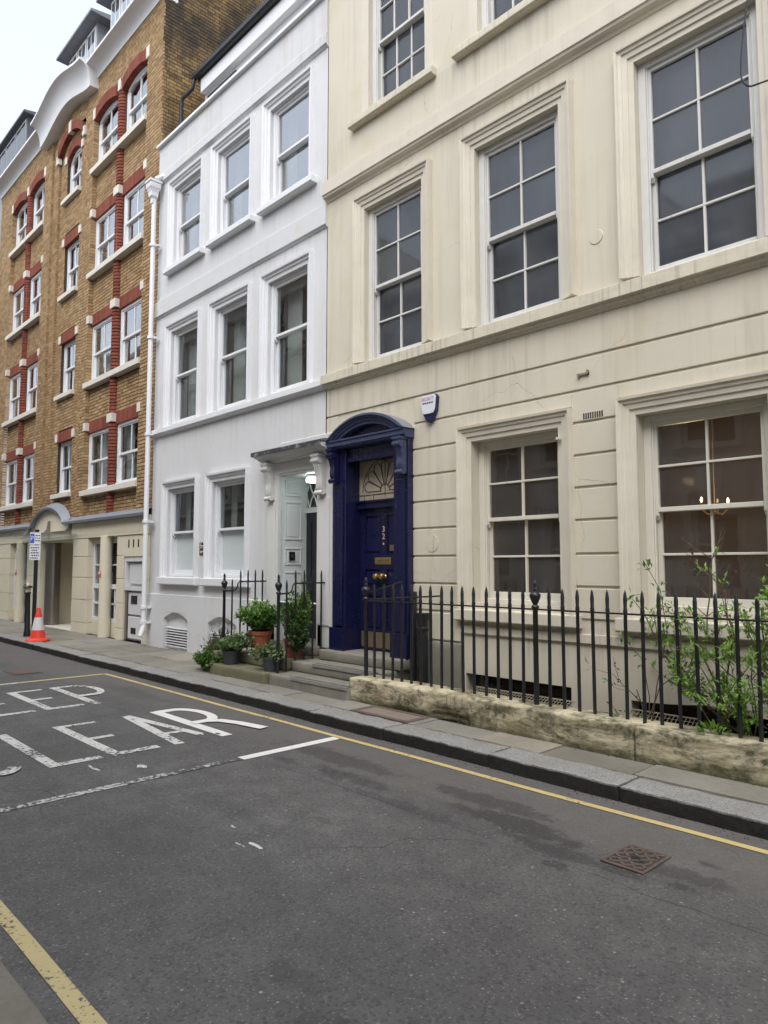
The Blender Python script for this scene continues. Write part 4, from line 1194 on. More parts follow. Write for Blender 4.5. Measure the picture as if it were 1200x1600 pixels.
# sort by distance from the camera: the nearest are bricks of their own
allbricks.sort(key=lambda b: ((b[0] + b[1]) / 2) ** 2 + b[2] ** 2 + ((b[3] + b[4]) / 2 - 1.6) ** 2)
unit = MB(); unit.box(0, 1, 0, 1, 0, 1); ub = unit.mesh('brick', (0, 0, 0)); ub.materials.append(MT['brick'])
for (xa, xb, y, za, zb, _) in allbricks[:300]:
    inst('brick', ub, (xa, y, za), mw, (xb - xa, .03, zb - za))
stf = MB()
br = random.Random(5)
for (xa, xb, y, za, zb, _) in allbricks[300:]:
    j = br.uniform(-.0025, .0025)
    n = len(stf.v); y0, y1 = y + j, y + .03
    stf.v += [(xa,y0,za),(xb,y0,za),(xb,y1,za),(xa,y1,za),(xa,y0,zb),(xb,y0,zb),(xb,y1,zb),(xa,y1,zb)]
    for q in ((0,1,5,4),(1,2,6,5),(3,0,4,7),(4,5,6,7),(3,2,1,0)): stf.f.append(tuple(n+i for i in q)); stf.m.append(0)
for (xp, ya, yb, za, zb) in rets: stf.box(xp - .02, xp + .004, ya, yb, za, zb)
tag(stf.build('brickwork', MT['brick'], mw, recalc=False), kind='stuff')

# flank wall above the white house, sooty
fk = MB(); fk.box(B1 - .25, B1 - .012, YF + .03, 13.5, 2.6, 16.4); fk.build('flank_wall', MT['mortar'], bb, recalc=False)
fb_ = []; lay(YF + .002, 12.5, 9.4, 16.4, 0, [], out=fb_)
fm = MB()
for (ya, yb, _y, za, zb, _) in fb_: fm.box(B1 - .02, B1 - .002 + br.uniform(-.003, .003), ya, yb, za, zb)
tag(fm.build('flank_brickwork', MT['brick_soot'], bb, recalc=False), kind='stuff')
# windows, lintels, rolls, stone blocks and sills
def soldier_lintel(a, b_, z, h, y, parent, rise=0.):
    lm = MB(); n = max(3, int((b_ - a) / .075)); w_ = (b_ - a) / n
    for i in range(n):
        xa, xb = a + i * w_ + .004, a + (i + 1) * w_ - .004
        za = seg_arch_z(xa, a, b_, z, rise) if rise else z; zb_ = seg_arch_z(xb, a, b_, z, rise) if rise else z
        k = len(lm.v)
        dp_ = .17 if rise else .09
        lm.v += [(xa,y,za),(xb,y,zb_),(xb,y+dp_,zb_),(xa,y+dp_,za),(xa,y,za+h),(xb,y,zb_+h),(xb,y+dp_,zb_+h),(xa,y+dp_,za+h)]
        for q in ((0,1,5,4),(1,2,6,5),(2,3,7,6),(3,0,4,7),(4,5,6,7),(3,2,1,0)): lm.f.append(tuple(k+i_ for i_ in q)); lm.m.append(0)
    bk = MB()
    o = lm.build('lintel', MT['redbrick'], parent, recalc=False)
    return o
def brick_window(a, b_, z0, z1, y, rise=0., tilted=False):
    m = MB(); bf = .06
    m.box(a, a + bf, y, y + .1, z0, z1); m.box(b_ - bf, b_, y, y + .1, z0, z1); m.box(a, b_, y - .02, y + .1, z0, z0 + .06)
    if rise:
        n = 10; P = [(a + (b_ - a) * i / n, seg_arch_z(a + (b_ - a) * i / n, a, b_, z1, rise)) for i in range(n + 1)]
        Q = [(p[0], p[1] - .07) for p in P]
        m.prism(P + Q[::-1], 'y', y, y + .1)
    else: m.box(a + bf, b_ - bf, y, y + .1, z1 - .06, z1)
    w = m.build('window', MT['white_trim'], bb, origin=((a + b_) / 2, y, z0), recalc=not rise)
    zt = z1 + rise * .8 - .05; zm = (z0 + z1 + rise) / 2
    for up in (1, 0):
        ya = y + (.02 if up else .055); za, zb = (zm - .02, zt) if up else (z0 + .06, zm + .02)
        s = MB(); xa, xb = a + bf, b_ - bf; st = .04
        s.box(xa, xa + st, ya, ya + .03, za, zb); s.box(xb - st, xb, ya, ya + .03, za, zb); s.box(xa + st, xb - st, ya, ya + .03, za, za + .05); s.box(xa + st, xb - st, ya, ya + .03, zb - .04, zb)
        xm = (xa + xb) / 2; s.box(xm - .016, xm + .016, ya + .004, ya + .03, za + .05, zb - .04)
        s.build('sash', MT['white_trim'], w)
        for (p, q) in ((xa + st, xm - .016), (xm + .016, xb - st)):
            j = [rnd.uniform(-.003, .003) for _ in range(3)]
            g = MB(); yy = ya + .018
            g.v = [(p, yy+j[0], za+.05), (q, yy+j[1], za+.05), (q, yy+j[2], zb-.04), (p, yy+j[0]+j[2]-j[1], zb-.04)]; g.v += [(v[0], v[1]+.004, v[2]) for v in g.v]
            g.f = [(0,1,2,3), (7,6,5,4), (0,4,5,1), (1,5,6,2), (2,6,7,3), (3,7,4,0)]; g.m = [0]*6
            g.build('pane', MT['glass_s'] if z0 > 5 else MT['glass'], w, recalc=False)
    kc = rnd.choice((.15, .3, .45, .6, .95))
    cu = MB(); cu.face([(a, y + .2, z0), (a + (b_ - a) * kc, y + .22, z0), (a + (b_ - a) * kc, y + .22, z1 + rise), (a, y + .2, z1 + rise)])
    cu.build('curtain', MT['curtain'], w, recalc=False)
    return w
YW = YF + .125
for bi, (L0, L1, R0, R1) in enumerate(win_pairs):
    c = BC[bi]
    for ri, (z0, z1) in enumerate(rows):
        top = ri == 3
        for (a, b_) in ((L0 + .01, L1), (R0, R1 - .01)):
            brick_window(a, b_, z0, z1 - (.06 if top else 0), YW, .14 if top else 0)
            soldier_lintel(a - .02, b_ + .02, z1 - (.06 if top else 0) + .001, .27 if not top else .25, YF + .085 if not top else YF - .004, bb, .14 if top else 0)
        MB().box(c - HWB - .06, c + HWB + .02, YF - .05, YF + .2, z0 - .125, z0 - .002).build('window_sill', MT['stone_w'], bb, bevel=.006)
        for xx in (c - HWB, c, c + HWB):
            zc = z1 + (.14 if not top else .12); hh = .18 if not top else .25
            MB().box(xx - (.135 if xx == c and not top else .075), xx + (.135 if xx == c and not top else .075), YF - .008 if xx != c or top else YF - .015, YF + .14, zc - hh * .5, zc + hh * .55).build('stone_block', MT['stone_w'], bb, bevel=.006)
    # red brick roll between the windows, course by course
    rm = MB(); z = 2.76
    while z < 12.35:
        rm.lathe([(.112, 0), (.125, .004), (.125, .058), (.112, .062)], c, YF + .12, z, 12, a0=R(180), a1=R(360)); z += .075
    tag(rm.build('brick_roll', MT['redbrick'], bb, recalc=False), kind='stuff')
    MB().box(c - .163, c + .163, YF + .118, YF + .128, 2.76, 12.5).build('roll_backing', MT['mortar'], bb, recalc=False)
for ri, (z0, z1) in enumerate(cenrows):
    top = ri == 3
    brick_window(cenw[0], cenw[1], z0, z1, YF + .2, .25 if top else 0)
    soldier_lintel(cenw[0] - .04, cenw[1] + .04, z1 + .001, .26, YF + .105, bb, .25 if top else 0)
    MB().box(cenw[0] - .14, cenw[1] + .05, YF + .02, YF + .25, z0 - .11, z0 - .002).build('window_sill', MT['stone_w'], bb, bevel=.006)
    for xx in (cenw[0] - .08, cenw[1] + .08):
        MB().box(xx - .075, xx + .075, YF + .09, YF + .16, z1 + .02, z1 + .22).build('stone_block', MT['stone_w'], bb, bevel=.006)
soldier_lintel(s2[0] + .02, s2[1] - .02, 12.34, .24, YF - .003, bb, .40)
MB().box(-18.23, -18.07, YF - .02, YF + .1, 12.72, 13.02).build('stone_block', MT['stone_w'], bb, bevel=.006)
for xx in (s2[0], s2[1]):
    MB().box(xx - .08, xx + .08, YF + .0, YF + .1, 12.24, 12.48).build('stone_block', MT['stone_w'], bb, bevel=.006)
rooms(bb, B0 + .1, B1 - .28, YF + .55, 11.5, [.0, 2.6, 5.2, 7.75, 10.35, 13.2], MT['room_g'])
MB().box(B0 + .1, B1 - .26, YF + .3, 13.5, 13.4, 13.5).build('roof', MT['roof'], bb)
# coved cornice with a raised arch over the centre
def cove(name, xs, zoff, yoff, hc=.19):
    prof = [(YF + .02, 13.24), (YF - .03, 13.24), (YF - .035, 13.28)]
    for i in range(9):
        a = R(90 * i / 8); prof.append((YF - .035 - .24 * (1 - math.cos(a)), 13.28 + hc * math.sin(a)))
    zt = 13.28 + hc
    prof += [(YF - .30, zt), (YF - .30, zt + .06), (YF + .02, zt + .09), (YF + .3, zt + .09), (YF + .3, 13.24)]
    m_ = MB()
    for i in range(len(xs) - 1):
        for (p, q) in zip(prof, prof[1:] + prof[:1]):
            def V(pt, k): return (xs[k], pt[0] + yoff, pt[1] + zoff(xs[k]))
            m_.face([V(p, i), V(p, i+1), V(q, i+1), V(q, i)])
    m_.face([(xs[0], p[0] + yoff, p[1] + zoff(xs[0])) for p in prof]); m_.face([(xs[-1], p[0] + yoff, p[1] + zoff(xs[-1])) for p in prof])
    return m_.build(name, MT['cornice'], bb, smooth=True)
cove('cornice', [B0 - .05, -19.82], lambda x: 0, 0)
cove('cornice', [-16.38, B1 + .0], lambda x: 0, 0)
xs = [-19.85 + 3.5 * i / 28 for i in range(29)]
def eye(x):
    t = (x + 18.1) / 1.75
    return -.26 + .34 * (.5 + .5 * math.cos(math.pi * max(-1, min(1, t * 1.02)))) ** .8
cove('arched_cornice', xs, eye, -.17, .48)
# dormers
def dormer(x0, x1, y, z0, z1, mt, nwin, parent, over=.3, dark=False):
    d = MB(); d.box(x0, x1, y, y + 2.2, z0, z1)
    o = d.build('dormer', mt, parent)
    r_ = MB(); r_.prism([(y - over, z1), (y - over, z1 + .07), (y + 2.3, z1 + .5), (y + 2.3, z1)], 'x', x0 - over, x1 + over); r_.build('dormer_roof', MT['lead'] if not dark else MT['roof'], o)
    w_ = (x1 - x0) / nwin
    for i in range(nwin):
        a, b_ = x0 + i * w_ + .05, x0 + (i + 1) * w_ - .05
        f = MB(); f.box(a, b_, y - .04, y, z0 + .2, z1 - .1); f.build('dormer_window', MT['dormer'] if dark else MT['white_trim'], o)
        for (p, q) in ((a + .06, (a + b_) / 2 - .025), ((a + b_) / 2 + .025, b_ - .06)):
            MB().box(p, q, y - .045, y - .0405, z0 + .28, z1 - .18).build('pane', MT['darkglass'] if dark else MT['glass_s'], o)
    return o
dormer(-21.9, -19.75, 7.35, 14.2, 17.35, MT['dormer'], 3, bb, .32)
dormer(-18.75, -16.6, 7.35, 14.2, 17.35, MT['dormer'], 3, bb, .32)

# ---- ground floor of the brick building
gf = MB()
Zc = 2.24
gf.box(B0, B1, YF - .04, YF + .3, Zc, 2.60)
def pier(a, b_, y0=YF - .03, y1=YF + .5):
    gf.box(a, b_, y0 + .012, y1, .1, Zc)
grd = gf.build('fascia', MT['buff'], bb, recalc=False)
def rpier(name, a, b_, zs, y0=YF - .03, y1=YF + .26):
    bk = MB(); bk.box(a + .012, b_ - .012, y0 + .014, y1, .1, Zc); o = bk.build(name, MT['buff'], bb)
    for i in range(len(zs) - 1):
        MB().box(a, b_, y0, y1 - .01, zs[i] + .008, zs[i+1] - .008).build('render_block', MT['buff'], o, bevel=.006)
    return o
ZS = [.1, .34, .85, 1.35, 1.82, 2.23]
rpier('pier', -16.90, -16.02, ZS); rpier('pier', -20.15, -19.12, ZS); rpier('pier', -22.75, -21.65, ZS)
rpier('pier', -24.05, -23.6, ZS)
# panel with cabinets
pp = rpier('pier', -14.47, -14.14, ZS, YF - .02); rpier('pier', -13.24, -12.975, ZS, YF - .02)
MB().box(-14.14, -13.24, YF - .018, YF + .5, 1.80, 2.235).build('render_block', MT['buff'], bb)
for k in range(3): MB().box(-13.93 + k * .22, -13.88 + k * .22, YF - .024, YF - .0185, 1.98, 2.14).build('vent_slot', MT['dark'], bb)
cb = MB(); cb.box(-14.13, -13.25, YF + .10, YF + .14, .12, 1.79)
cab = cb.build('meter_cabinet', MT['cab'], bb)
f = MB(); f.box(-14.12, -13.26, YF + .0, YF + .10, 1.12, 1.20); f.box(-14.12, -14.06, YF + .0, YF + .10, 1.2, 1.79); f.box(-13.32, -13.26, YF + .0, YF + .10, 1.2, 1.79); f.box(-14.06, -13.32, YF + .0, YF + .10, 1.70, 1.79)
f.build('cabinet_frame', MT['cab'], cab)
for (za, zb, yy) in ((1.25, 1.66, .05), (.64, 1.08, .04), (.16, .60, .04)):
    MB().box(-13.99, -13.36, YF + yy, YF + .098, za, zb).build('cabinet_door', MT['cab'], cab, bevel=.008)
MB().box(-13.86, -13.58, YF + .034, YF + .0395, .85, 1.02).build('cabinet_grille', MT['dark'], cab)
MB().box(-13.84, -13.62, YF + .034, YF + .0395, .26, .38).build('cabinet_grille', MT['dark'], cab)
MB().box(-14.13, -14.02, YF + .03, YF + .099, .14, 1.1).build('cabinet_slot', MT['steel'], cab)
# side lights with slender columns
def sidelight(a, b_):
    m = MB(); y = YF + .11
    m.box(a, b_, y, y + .1, .1, .42)
    o = m.build('shopfront', MT['buff'], bb)
    MB().box(a, b_, y, y + .1, 2.18, 2.30).build('header', MT['buff'], o)
    n = 2; w_ = (b_ - a) / n
    for i in range(n):
        p, q = a + i * w_, a + (i + 1) * w_
        f = MB(); f.box(p, p + .06, y, y + .08, .42, 2.18); f.box(q - .06, q, y, y + .08, .42, 2.18); f.box(p + .06, q - .06, y, y + .08, .42, .49); f.box(p + .06, q - .06, y, y + .08, 2.1, 2.18); f.box(p + .06, q - .06, y - .01, y + .08, 1.12, 1.22)
        f.box(p + .06, q - .06, y + .01, y + .07, .78, .82); f.box((p + q) / 2 - .02, (p + q) / 2 + .02, y + .01, y + .07, .49, 1.12); f.box(p + .06, q - .06, y + .01, y + .07, 1.62, 1.65)
        f.build('window_frame', MT['white_trim'], o)
        MB().box(p + .05, q - .05, y + .03, y + .036, .45, 2.12).build('pane', MT['glass'], o, recalc=False)
    c = MB(); cxm = (a + b_) / 2 + .2 * (b_ - a > 1)
    c.lathe([(.125, .11), (.125, Zc)], cxm, YF - .01, 0, 18); c.build('column', MT['buff'], o, smooth=True)
    MB().box(cxm - .055, cxm + .055, YF - .142, YF - .136, 1.37, 1.50).build('sticker', MT['red'], o)
    MB().box(cxm - .05, cxm + .05, YF - .144, YF - .1425, 1.44, 1.49).build('sticker_text', MT['sign_w'], o)
    return o
sidelight(-16.02, -14.47); sidelight(-21.65, -20.15); sidelight(-23.6, -22.75)
# recessed entrance: side wall, back wall, bowed steel door, dark screen
ee = MB(); ee.box(-19.12, -16.9, 7.15, 7.25, .1, 2.3); ee.box(-19.2, -19.112, YF + .02, 7.25, .1, 2.3); ee.box(-16.908, -16.8, YF + .02, 7.25, .1, 2.3); ee.box(-19.12, -16.9, YF, 7.15, 2.2, 2.3)
eo = ee.build('entrance', MT['buff'], bb, recalc=False)
MB().box(-19.12, -16.9, YF - .02, 7.15, .112, .125).build('entrance_floor', MT['stone_w'], eo)
c = MB(); c.lathe([(.18, .13), (.18, 2.2)], -18.90, 6.36, 0, 22); c.build('steel_column', MT['steel'], eo, smooth=True)
for zz in (.5, .98, 1.45, 1.86): MB().box(-19.1, -16.92, 7.14, 7.1505, zz, zz + .018).build('wall_joint', MT['bed'], eo)
MB().box(-18.02, -17.42, 7.08, 7.14, 1.05, 1.72).build('screen', MT['darkglass'], eo)
# lead-covered hood with an arch over the entrance
def hoodz(x):
    t = (x + 18.45) / 1.15
    return .42 * max(0, 1 - t * t) ** .7 if abs(t) < 1 else 0
hx = [B0] + [-19.6 + 2.3 * i / 24 for i in range(25)] + [B1]
hm = MB(); bf_ = MB()
for i in range(len(hx) - 1):
    a, b_ = hx[i], hx[i+1]; za, zb = hoodz(a), hoodz(b_)
    P = [(YF - .16, 2.585), (YF - .17, 2.64), (YF - .14, 2.67), (YF + .03, 2.76), (YF + .03, 2.585)]
    for (p, q) in zip(P, P[1:] + P[:1]):
        hm.face([(a, p[0], p[1] + za), (b_, p[0], p[1] + zb), (b_, q[0], q[1] + zb), (a, q[0], q[1] + za)])
    if za or zb:
        bf_.face([(a, YF - .045, 2.3), (b_, YF - .045, 2.3), (b_, YF - .045, 2.6 + zb), (a, YF - .045, 2.6 + za)])
hm.build('hood', MT['lead'], bb, smooth=True); bf_.build('hood_panel', MT['buff'], bb)
# glass canopy on steel fins
cg = MB(); cg.box(-20.6, -16.6, YF - .62, YF - .06, 2.335, 2.35); cano = cg.build('canopy_glass', MT['glass'], bb)
for xx in (-18.45, -17.0, -19.9):
    MB().prism([(YF - .05, 2.355), (YF - .5, 2.355), (YF - .5, 2.39), (YF - .2, 2.43), (YF - .13, 2.52), (YF - .10, 2.72), (YF - .05, 2.72)], 'x', xx - .03, xx + .03).build('steel_fin', MT['steel'], cano)

# ------------------------------------------------------------------ building beyond, and the terrace across the street
nb = empty('glazed_attic_building', (-28.5, YF, 0)); tag(nb, 'grey building with dark glazed attic beyond the brick building', 'building')
m = MB(); hh = [(-24.9 - i * 1.6, -23.9 - i * 1.6 - .0, 3 + 2.6 * j, 4.6 + 2.6 * j) for i in range(1, 5) for j in range(4)]
wall_holes(m, -33, B0 - .06, 0, 14, YF + .02, .2, hh); m.box(-33, B0 - .06, YF + .2, 12, 13.9, 14); m.build('wall', MT['dormer'], nb, recalc=False)
for h in hh: MB().box(h[0], h[1], YF + .2, YF + .23, h[2], h[3]).build('pane', MT['darkglass'], nb)
dormer(-31.5, -24.75, 7.0, 13.9, 16.75, MT['roof'], 6, nb, .18, True)
run('cornice', [(YF + .02, 13.6), (YF - .25, 13.65), (YF - .25, 13.9), (YF + .02, 13.95)], -33, B0 - .08, MT['cornice'], nb)

def opposite(name, label, x0, x1, H, mt, nx, zrows, wz, ww, frame):
    Y = -2.7
    t = empty(name, ((x0 + x1) / 2, Y, 0)); tag(t, label, 'building')
    pitch = (x1 - x0) / nx; hs_ = []
    for i in range(nx):
        c = x0 + pitch * (i + .5)
        for z in zrows: hs_.append((c - ww / 2, c + ww / 2, z, z + wz))
    m = MB(); wall_holes(m, x0, x1, 0, H, Y, -.2, hs_); m.box(x0, x1, Y - 8, Y - .01, H - .1, H); m.box(x0, x0 + .05, Y - 8, Y - .02, 0, H); m.box(x1 - .05, x1, Y - 8, Y - .02, 0, H); m.box(x0, x1, Y - 8.1, Y - 8, 0, H)
    m.build('wall', mt, t, recalc=False)
    for h in hs_:
        w = MB(); a, b_, c, d = h
        w.box(a, a + .07, Y - .15, Y - .1, c, d); w.box(b_ - .07, b_, Y - .15, Y - .1, c, d); w.box(a + .07, b_ - .07, Y - .15, Y - .1, d - .07, d); w.box(a + .07, b_ - .07, Y - .15, Y - .1, c, c + .08); w.box(a + .07, b_ - .07, Y - .15, Y - .09, (c + d) / 2 - .03, (c + d) / 2 + .03)
        w.box((a + b_) / 2 - .015, (a + b_) / 2 + .015, Y - .145, Y - .11, c, d)
        wo_ = w.build('window', frame, t, recalc=False)
        MB().box(a, b_, Y - .19, Y - .17, c, d).build('pane', MT['darkglass'], wo_, recalc=False)
        s = MB(); sweep3(s, [(0, 0), (0, .05), (.14, .07), (.15, 0)], a, b_, c, d, Y, sgn=1); s.box(a - .2, b_ + .2, Y, Y + .14, c - .12, c - .01); s.build('surround', MT['opp_trim'], wo_, recalc=False)
    for z in [zz - .5 for zz in zrows[1:]] + [H - .9]:
        MB().prism([(Y - .01, z), (Y + .05, z + .01), (Y + .14, z + .1), (Y + .14, z + .22), (Y - .01, z + .26)], 'x', x0, x1).build('string_course', MT['opp_trim'], t)
    MB().prism([(Y - .01, H - .3), (Y + .1, H - .25), (Y + .3, H - .1), (Y + .32, H + .02), (Y - .01, H + .05)], 'x', x0, x1).build('cornice', MT['opp_trim'], t)
    return t
opposite('stone_terrace', 'pale stone building across the street, mirrored in the cream house windows', -7.2, 9.0, 9.4, MT['opp'], 8, [1.2, 4.3, 7.4], 1.9, 1.05, MT['sash_w'])
opposite('rendered_terrace', 'pale rendered building across the street, mirrored in the white house windows', -16.8, -7.22, 10.2, MT['opp2'], 5, [1.2, 4.2, 7.2], 1.7, 1.0, MT['sash_w'])
opposite('stone_terrace', 'grey stone building across the street, mirrored in the brick building windows', -46, -16.82, 12.7, MT['opp'], 14, [1.2, 4.3, 7.4, 10.0], 1.8, 1.0, MT['sash_w'])
# ------------------------------------------------------------------ steps
sw = empty('stone_steps', (-8.28, 5.6, PZ)); tag(sw, 'mossy stone steps up to the black door of the white house', 'steps')
rough_block('step', -8.97, -7.62, 5.16, 6.12, .06, .25, MT['step_m'], sw, .006, 12, 8, 3, 2., .014)
rough_block('step', -8.93, -7.62, 5.47, 6.12, .252, .395, MT['step_m'], sw, .006, 12, 6, 3, 5., .014)
rough_block('step', -8.90, -7.62, 5.92, 6.70, .397, .515, MT['step'], sw, .004, 10, 6, 2, 8., .012)
rough_block('end_stone', -9.16, -8.975, 5.22, 5.55, .06, .40, MT['step_m'], sw, .012, 5, 6, 6, 3., .05)
sb = empty('stone_steps', (-6.8, 5.6, PZ)); tag(sb, 'stone steps with metal nosings up to the navy door', 'steps')
rough_block('step', -7.60, -6.06, 5.22, 6.3, .06, .245, MT['step'], sb, .005, 14, 8, 3, 11., .012)
rough_block('step', -7.58, -5.99, 5.56, 6.3, .247, .375, MT['step'], sb, .004, 14, 6, 2, 14., .012)
rough_block('step', -7.45, -5.93, 5.90, 6.40, .377, .505, MT['step'], sb, .004, 14, 4, 2, 17., .012)
for (xa, xb, y, z) in ((-7.13, -6.07, 5.215, .247), (-7.13, -6.0, 5.553, .377)):
    n_ = MB(); n_.prism([(y - .006, z - .028), (y - .006, z + .006), (y + .045, z + .006), (y + .045, z), (y, z), (y, z - .028)], 'x', xa, xb); n_.build('nosing', MT['nosing'], sb)
    MB().box(xa, xb, y + .05, y + .078, z - .002, z + .005).build('grip_strip', MT['nosing_d'], sb)

# ------------------------------------------------------------------ area wall and the pit behind it
aw = empty('area_wall', (-2.5, 5.4, PZ)); tag(aw, 'low weathered stone wall stained with algae under the black railings', 'wall')
def erode(w, p):
    # worn hollow low on the outer face
    d = max(0, 1 - ((w.x + 4.62) / .30) ** 2) * max(0, min(1, (.24 - w.z) / .1)) * (1 if w.y < 5.3 else 0)
    p.y += d * .07; p.z += d * .05 * (1 if w.z < .15 else 0)
    d2 = max(0, 1 - ((w.x + 5.2) / .5) ** 2) * max(0, min(1, (.17 - w.z) / .06)) * (1 if w.y < 5.3 else 0)
    p.y += d2 * .03
    return p
for i, (a, b_) in enumerate(((-6.10, -4.55), (-4.55, -2.72), (-2.72, -1.2), (-1.2, .6), (.6, 3.4))):
    rough_block('wall_stone', a + .003, b_ - .003, 5.265, 5.60, .045, .365, MT['oldstone'], aw, .006, 46, 7, 11, i * 3.1, .014, erode)
ar = MB(); ar.box(-5.2, 3.4, 5.6, 6.16, -1.7, -1.45); ar.box(-5.9, -5.2, 5.58, 6.16, -.3, .17)
tag(ar.build('area_floor', MT['step'], recalc=False), kind='structure')
iw = MB(); iw.box(-5.25, -5.2, 5.6, 6.16, -1.7, .16); iw.box(-5.2, 3.4, 5.56, 5.6, -1.7, .05); tag(iw.build('area_side_wall', MT['step'], recalc=False), kind='structure')
# wire mesh guards leaning over the basement windows
def guard(x0, x1, ya, yb, za, zb, label):
    g = empty('mesh_guard', ((x0 + x1) / 2, (ya + yb) / 2, za)); tag(g, label, 'mesh guard', 'wire guards over the basement windows')
    fr = MB(); fr.tube([(x0, ya, za), (x1, ya, za), (x1, yb, zb), (x0, yb, zb), (x0, ya, za)], .008, 5); fr.build('frame', MT['wire'], g)
    wv = MB(); n = int((x1 - x0) / .035)
    for i in range(1, n):
        x = x0 + (x1 - x0) * i / n; wv.tube([(x, ya, za), (x, yb, zb)], .003, 4)
    k = 11
    for j in range(1, k):
        t = j / k; wv.tube([(x0, ya + (yb - ya) * t, za + (zb - za) * t), (x1, ya + (yb - ya) * t, za + (zb - za) * t)], .003, 4)
    tag(wv.build('wire_mesh', MT['wire'], g), kind='stuff')
guard(-4.95, -3.75, 5.64, 6.1, .12, .30, 'flat wire mesh guard behind the railings below the middle window')
guard(-3.15, -2.55, 5.66, 6.08, .06, .32, 'wire mesh guard half open behind the railings below the plant')

# ------------------------------------------------------------------ railings
def bar_mesh(h, r=.0155):
    m = MB(); m.lathe([(r, 0), (r, h - .20), (r * 1.18, h - .19), (r * 1.18, h - .165), (r * .95, h - .15), (r * 1.12, h - .08), (r * .72, h - .03), (0, h)], 0, 0, 0, 8)
    me = m.mesh('railing_bar', (0, 0, 0)); me.materials.append(MT['black'])
    me.polygons.foreach_set('use_smooth', [True] * len(me.polygons)); me.set_sharp_from_angle(angle=R(50)); return me
def post_mesh(h, r=.024):
    m = MB(); m.lathe([(r, 0), (r, h - .26), (r * 1.5, h - .25), (r * 1.5, h - .235), (r * .8, h - .22), (r * 1.3, h - .20), (r * 2.15, h - .15), (r * 2.2, h - .13), (r * 1.2, h - .105), (r * .75, h - .10), (r * .75, h - .085),
                         (r * .95, h - .08), (r * .6, h - .06), (r * .85, h - .045), (r * .7, h - .02), (r * .25, h), (0, h)], 0, 0, 0, 14)
    me = m.mesh('railing_post', (0, 0, 0)); me.materials.append(MT['black'])
    me.polygons.foreach_set('use_smooth', [True] * len(me.polygons)); me.set_sharp_from_angle(angle=R(50)); return me
rl = empty('iron_railing', (-2.5, 5.45, .36)); tag(rl, 'long black iron railing with spear tops on the low stone wall', 'railing')
YR = 5.455; Z0 = .34
bm_ = bar_mesh(1.41 - Z0); pm_ = post_mesh(1.475 - Z0)
jr = random.Random(9)
posts = [-6.02, -3.735, -1.42, .9, 3.2]
for p in posts:
    inst('railing_post', pm_, (p, YR, Z0), rl)
for i in range(len(posts) - 1):
    a, b_ = posts[i], posts[i+1]; n = 16
    for k in range(1, n):
        inst('railing_bar', bm_, (a + (b_ - a) * k / n + jr.uniform(-.004, .004), YR, Z0), rl, None, (jr.uniform(-.008, .008), jr.uniform(-.009, .009), 0))
MB().box(-6.03, 3.3, YR - .019, YR + .019, 1.205, 1.219).build('rail', MT['black'], rl, bevel=.003)
MB().tube([(-6.0, YR + .02, 1.22), (-5.55, 5.9, 1.255), (-5.48, 6.15, 1.26)], .010, 6).build('stay_rod', MT['black'], rl)
MB().tube([(-6.0, YR + .02, 1.30), (-5.97, 6.0, 1.42)], .009, 6).build('stay_rod', MT['black'], rl)

def side_rail(x, y0, y1, z0, label):
    t = empty('iron_railing', (x, (y0 + y1) / 2, z0)); tag(t, label, 'railing', 'railings beside the white porch')
    h = 1.50 - z0
    inst('railing_post', post_mesh(1.50 - z0, .021), (x, y0, z0), t)
    inst('railing_bar', bar_mesh(1.43 - z0, .0125), (x, y0 + .13, z0), t)
    m_ = bar_mesh(1.56 - z0, .0125); n = 4
    for k in range(n): inst('railing_bar', m_, (x, y0 + .27 + (y1 - y0 - .34) * k / (n - 1), z0), t)
    r_ = MB(); pts = [(x, y0, 1.245), (x, y0 + .15, 1.25), (x, y0 + .19, 1.265), (x, y0 + .215, 1.30), (x, y0 + .225, 1.345), (x, y0 + .245, 1.372), (x, y0 + .29, 1.378), (x, y1 + .04, 1.378)]
    r_.tube(pts, .011, 6); r_.build('rail', MT['black'], t, smooth=True)
side_rail(-9.0, 5.40, 6.12, .30, 'short black iron railing on the wall side of the white house steps')
side_rail(-7.56, 5.33, 6.10, .24, 'short black iron railing between the two flights of steps')

# ------------------------------------------------------------------ downpipes by the navy door
bp = empty('drain_pipe', (-5.70, 6.06, .17)); tag(bp, 'stubby black drain pipe with hopper top behind the railings', 'pipe')
m = MB(); m.tube([(-5.70, 6.05, .17), (-5.70, 6.05, .98)], .062, 12); m.build('pipe', MT['black'], bp, smooth=True)
m = MB(); m.lathe([(.062, 0), (.075, .02), (.075, .05), (.064, .06), (.064, .12), (.085, .16), (.085, .22), (.07, .22)], -5.70, 6.05, .84, 12); m.build('hopper', MT['black'], bp, smooth=True)
tag(MB().tube([(-5.885, 6.10, .17), (-5.885, 6.10, .7), (-5.89, 6.11, 1.3)], .032, 10).build('drain_pipe', MT['black'], smooth=True), 'thin black pipe running up beside the navy doorcase', 'pipe')

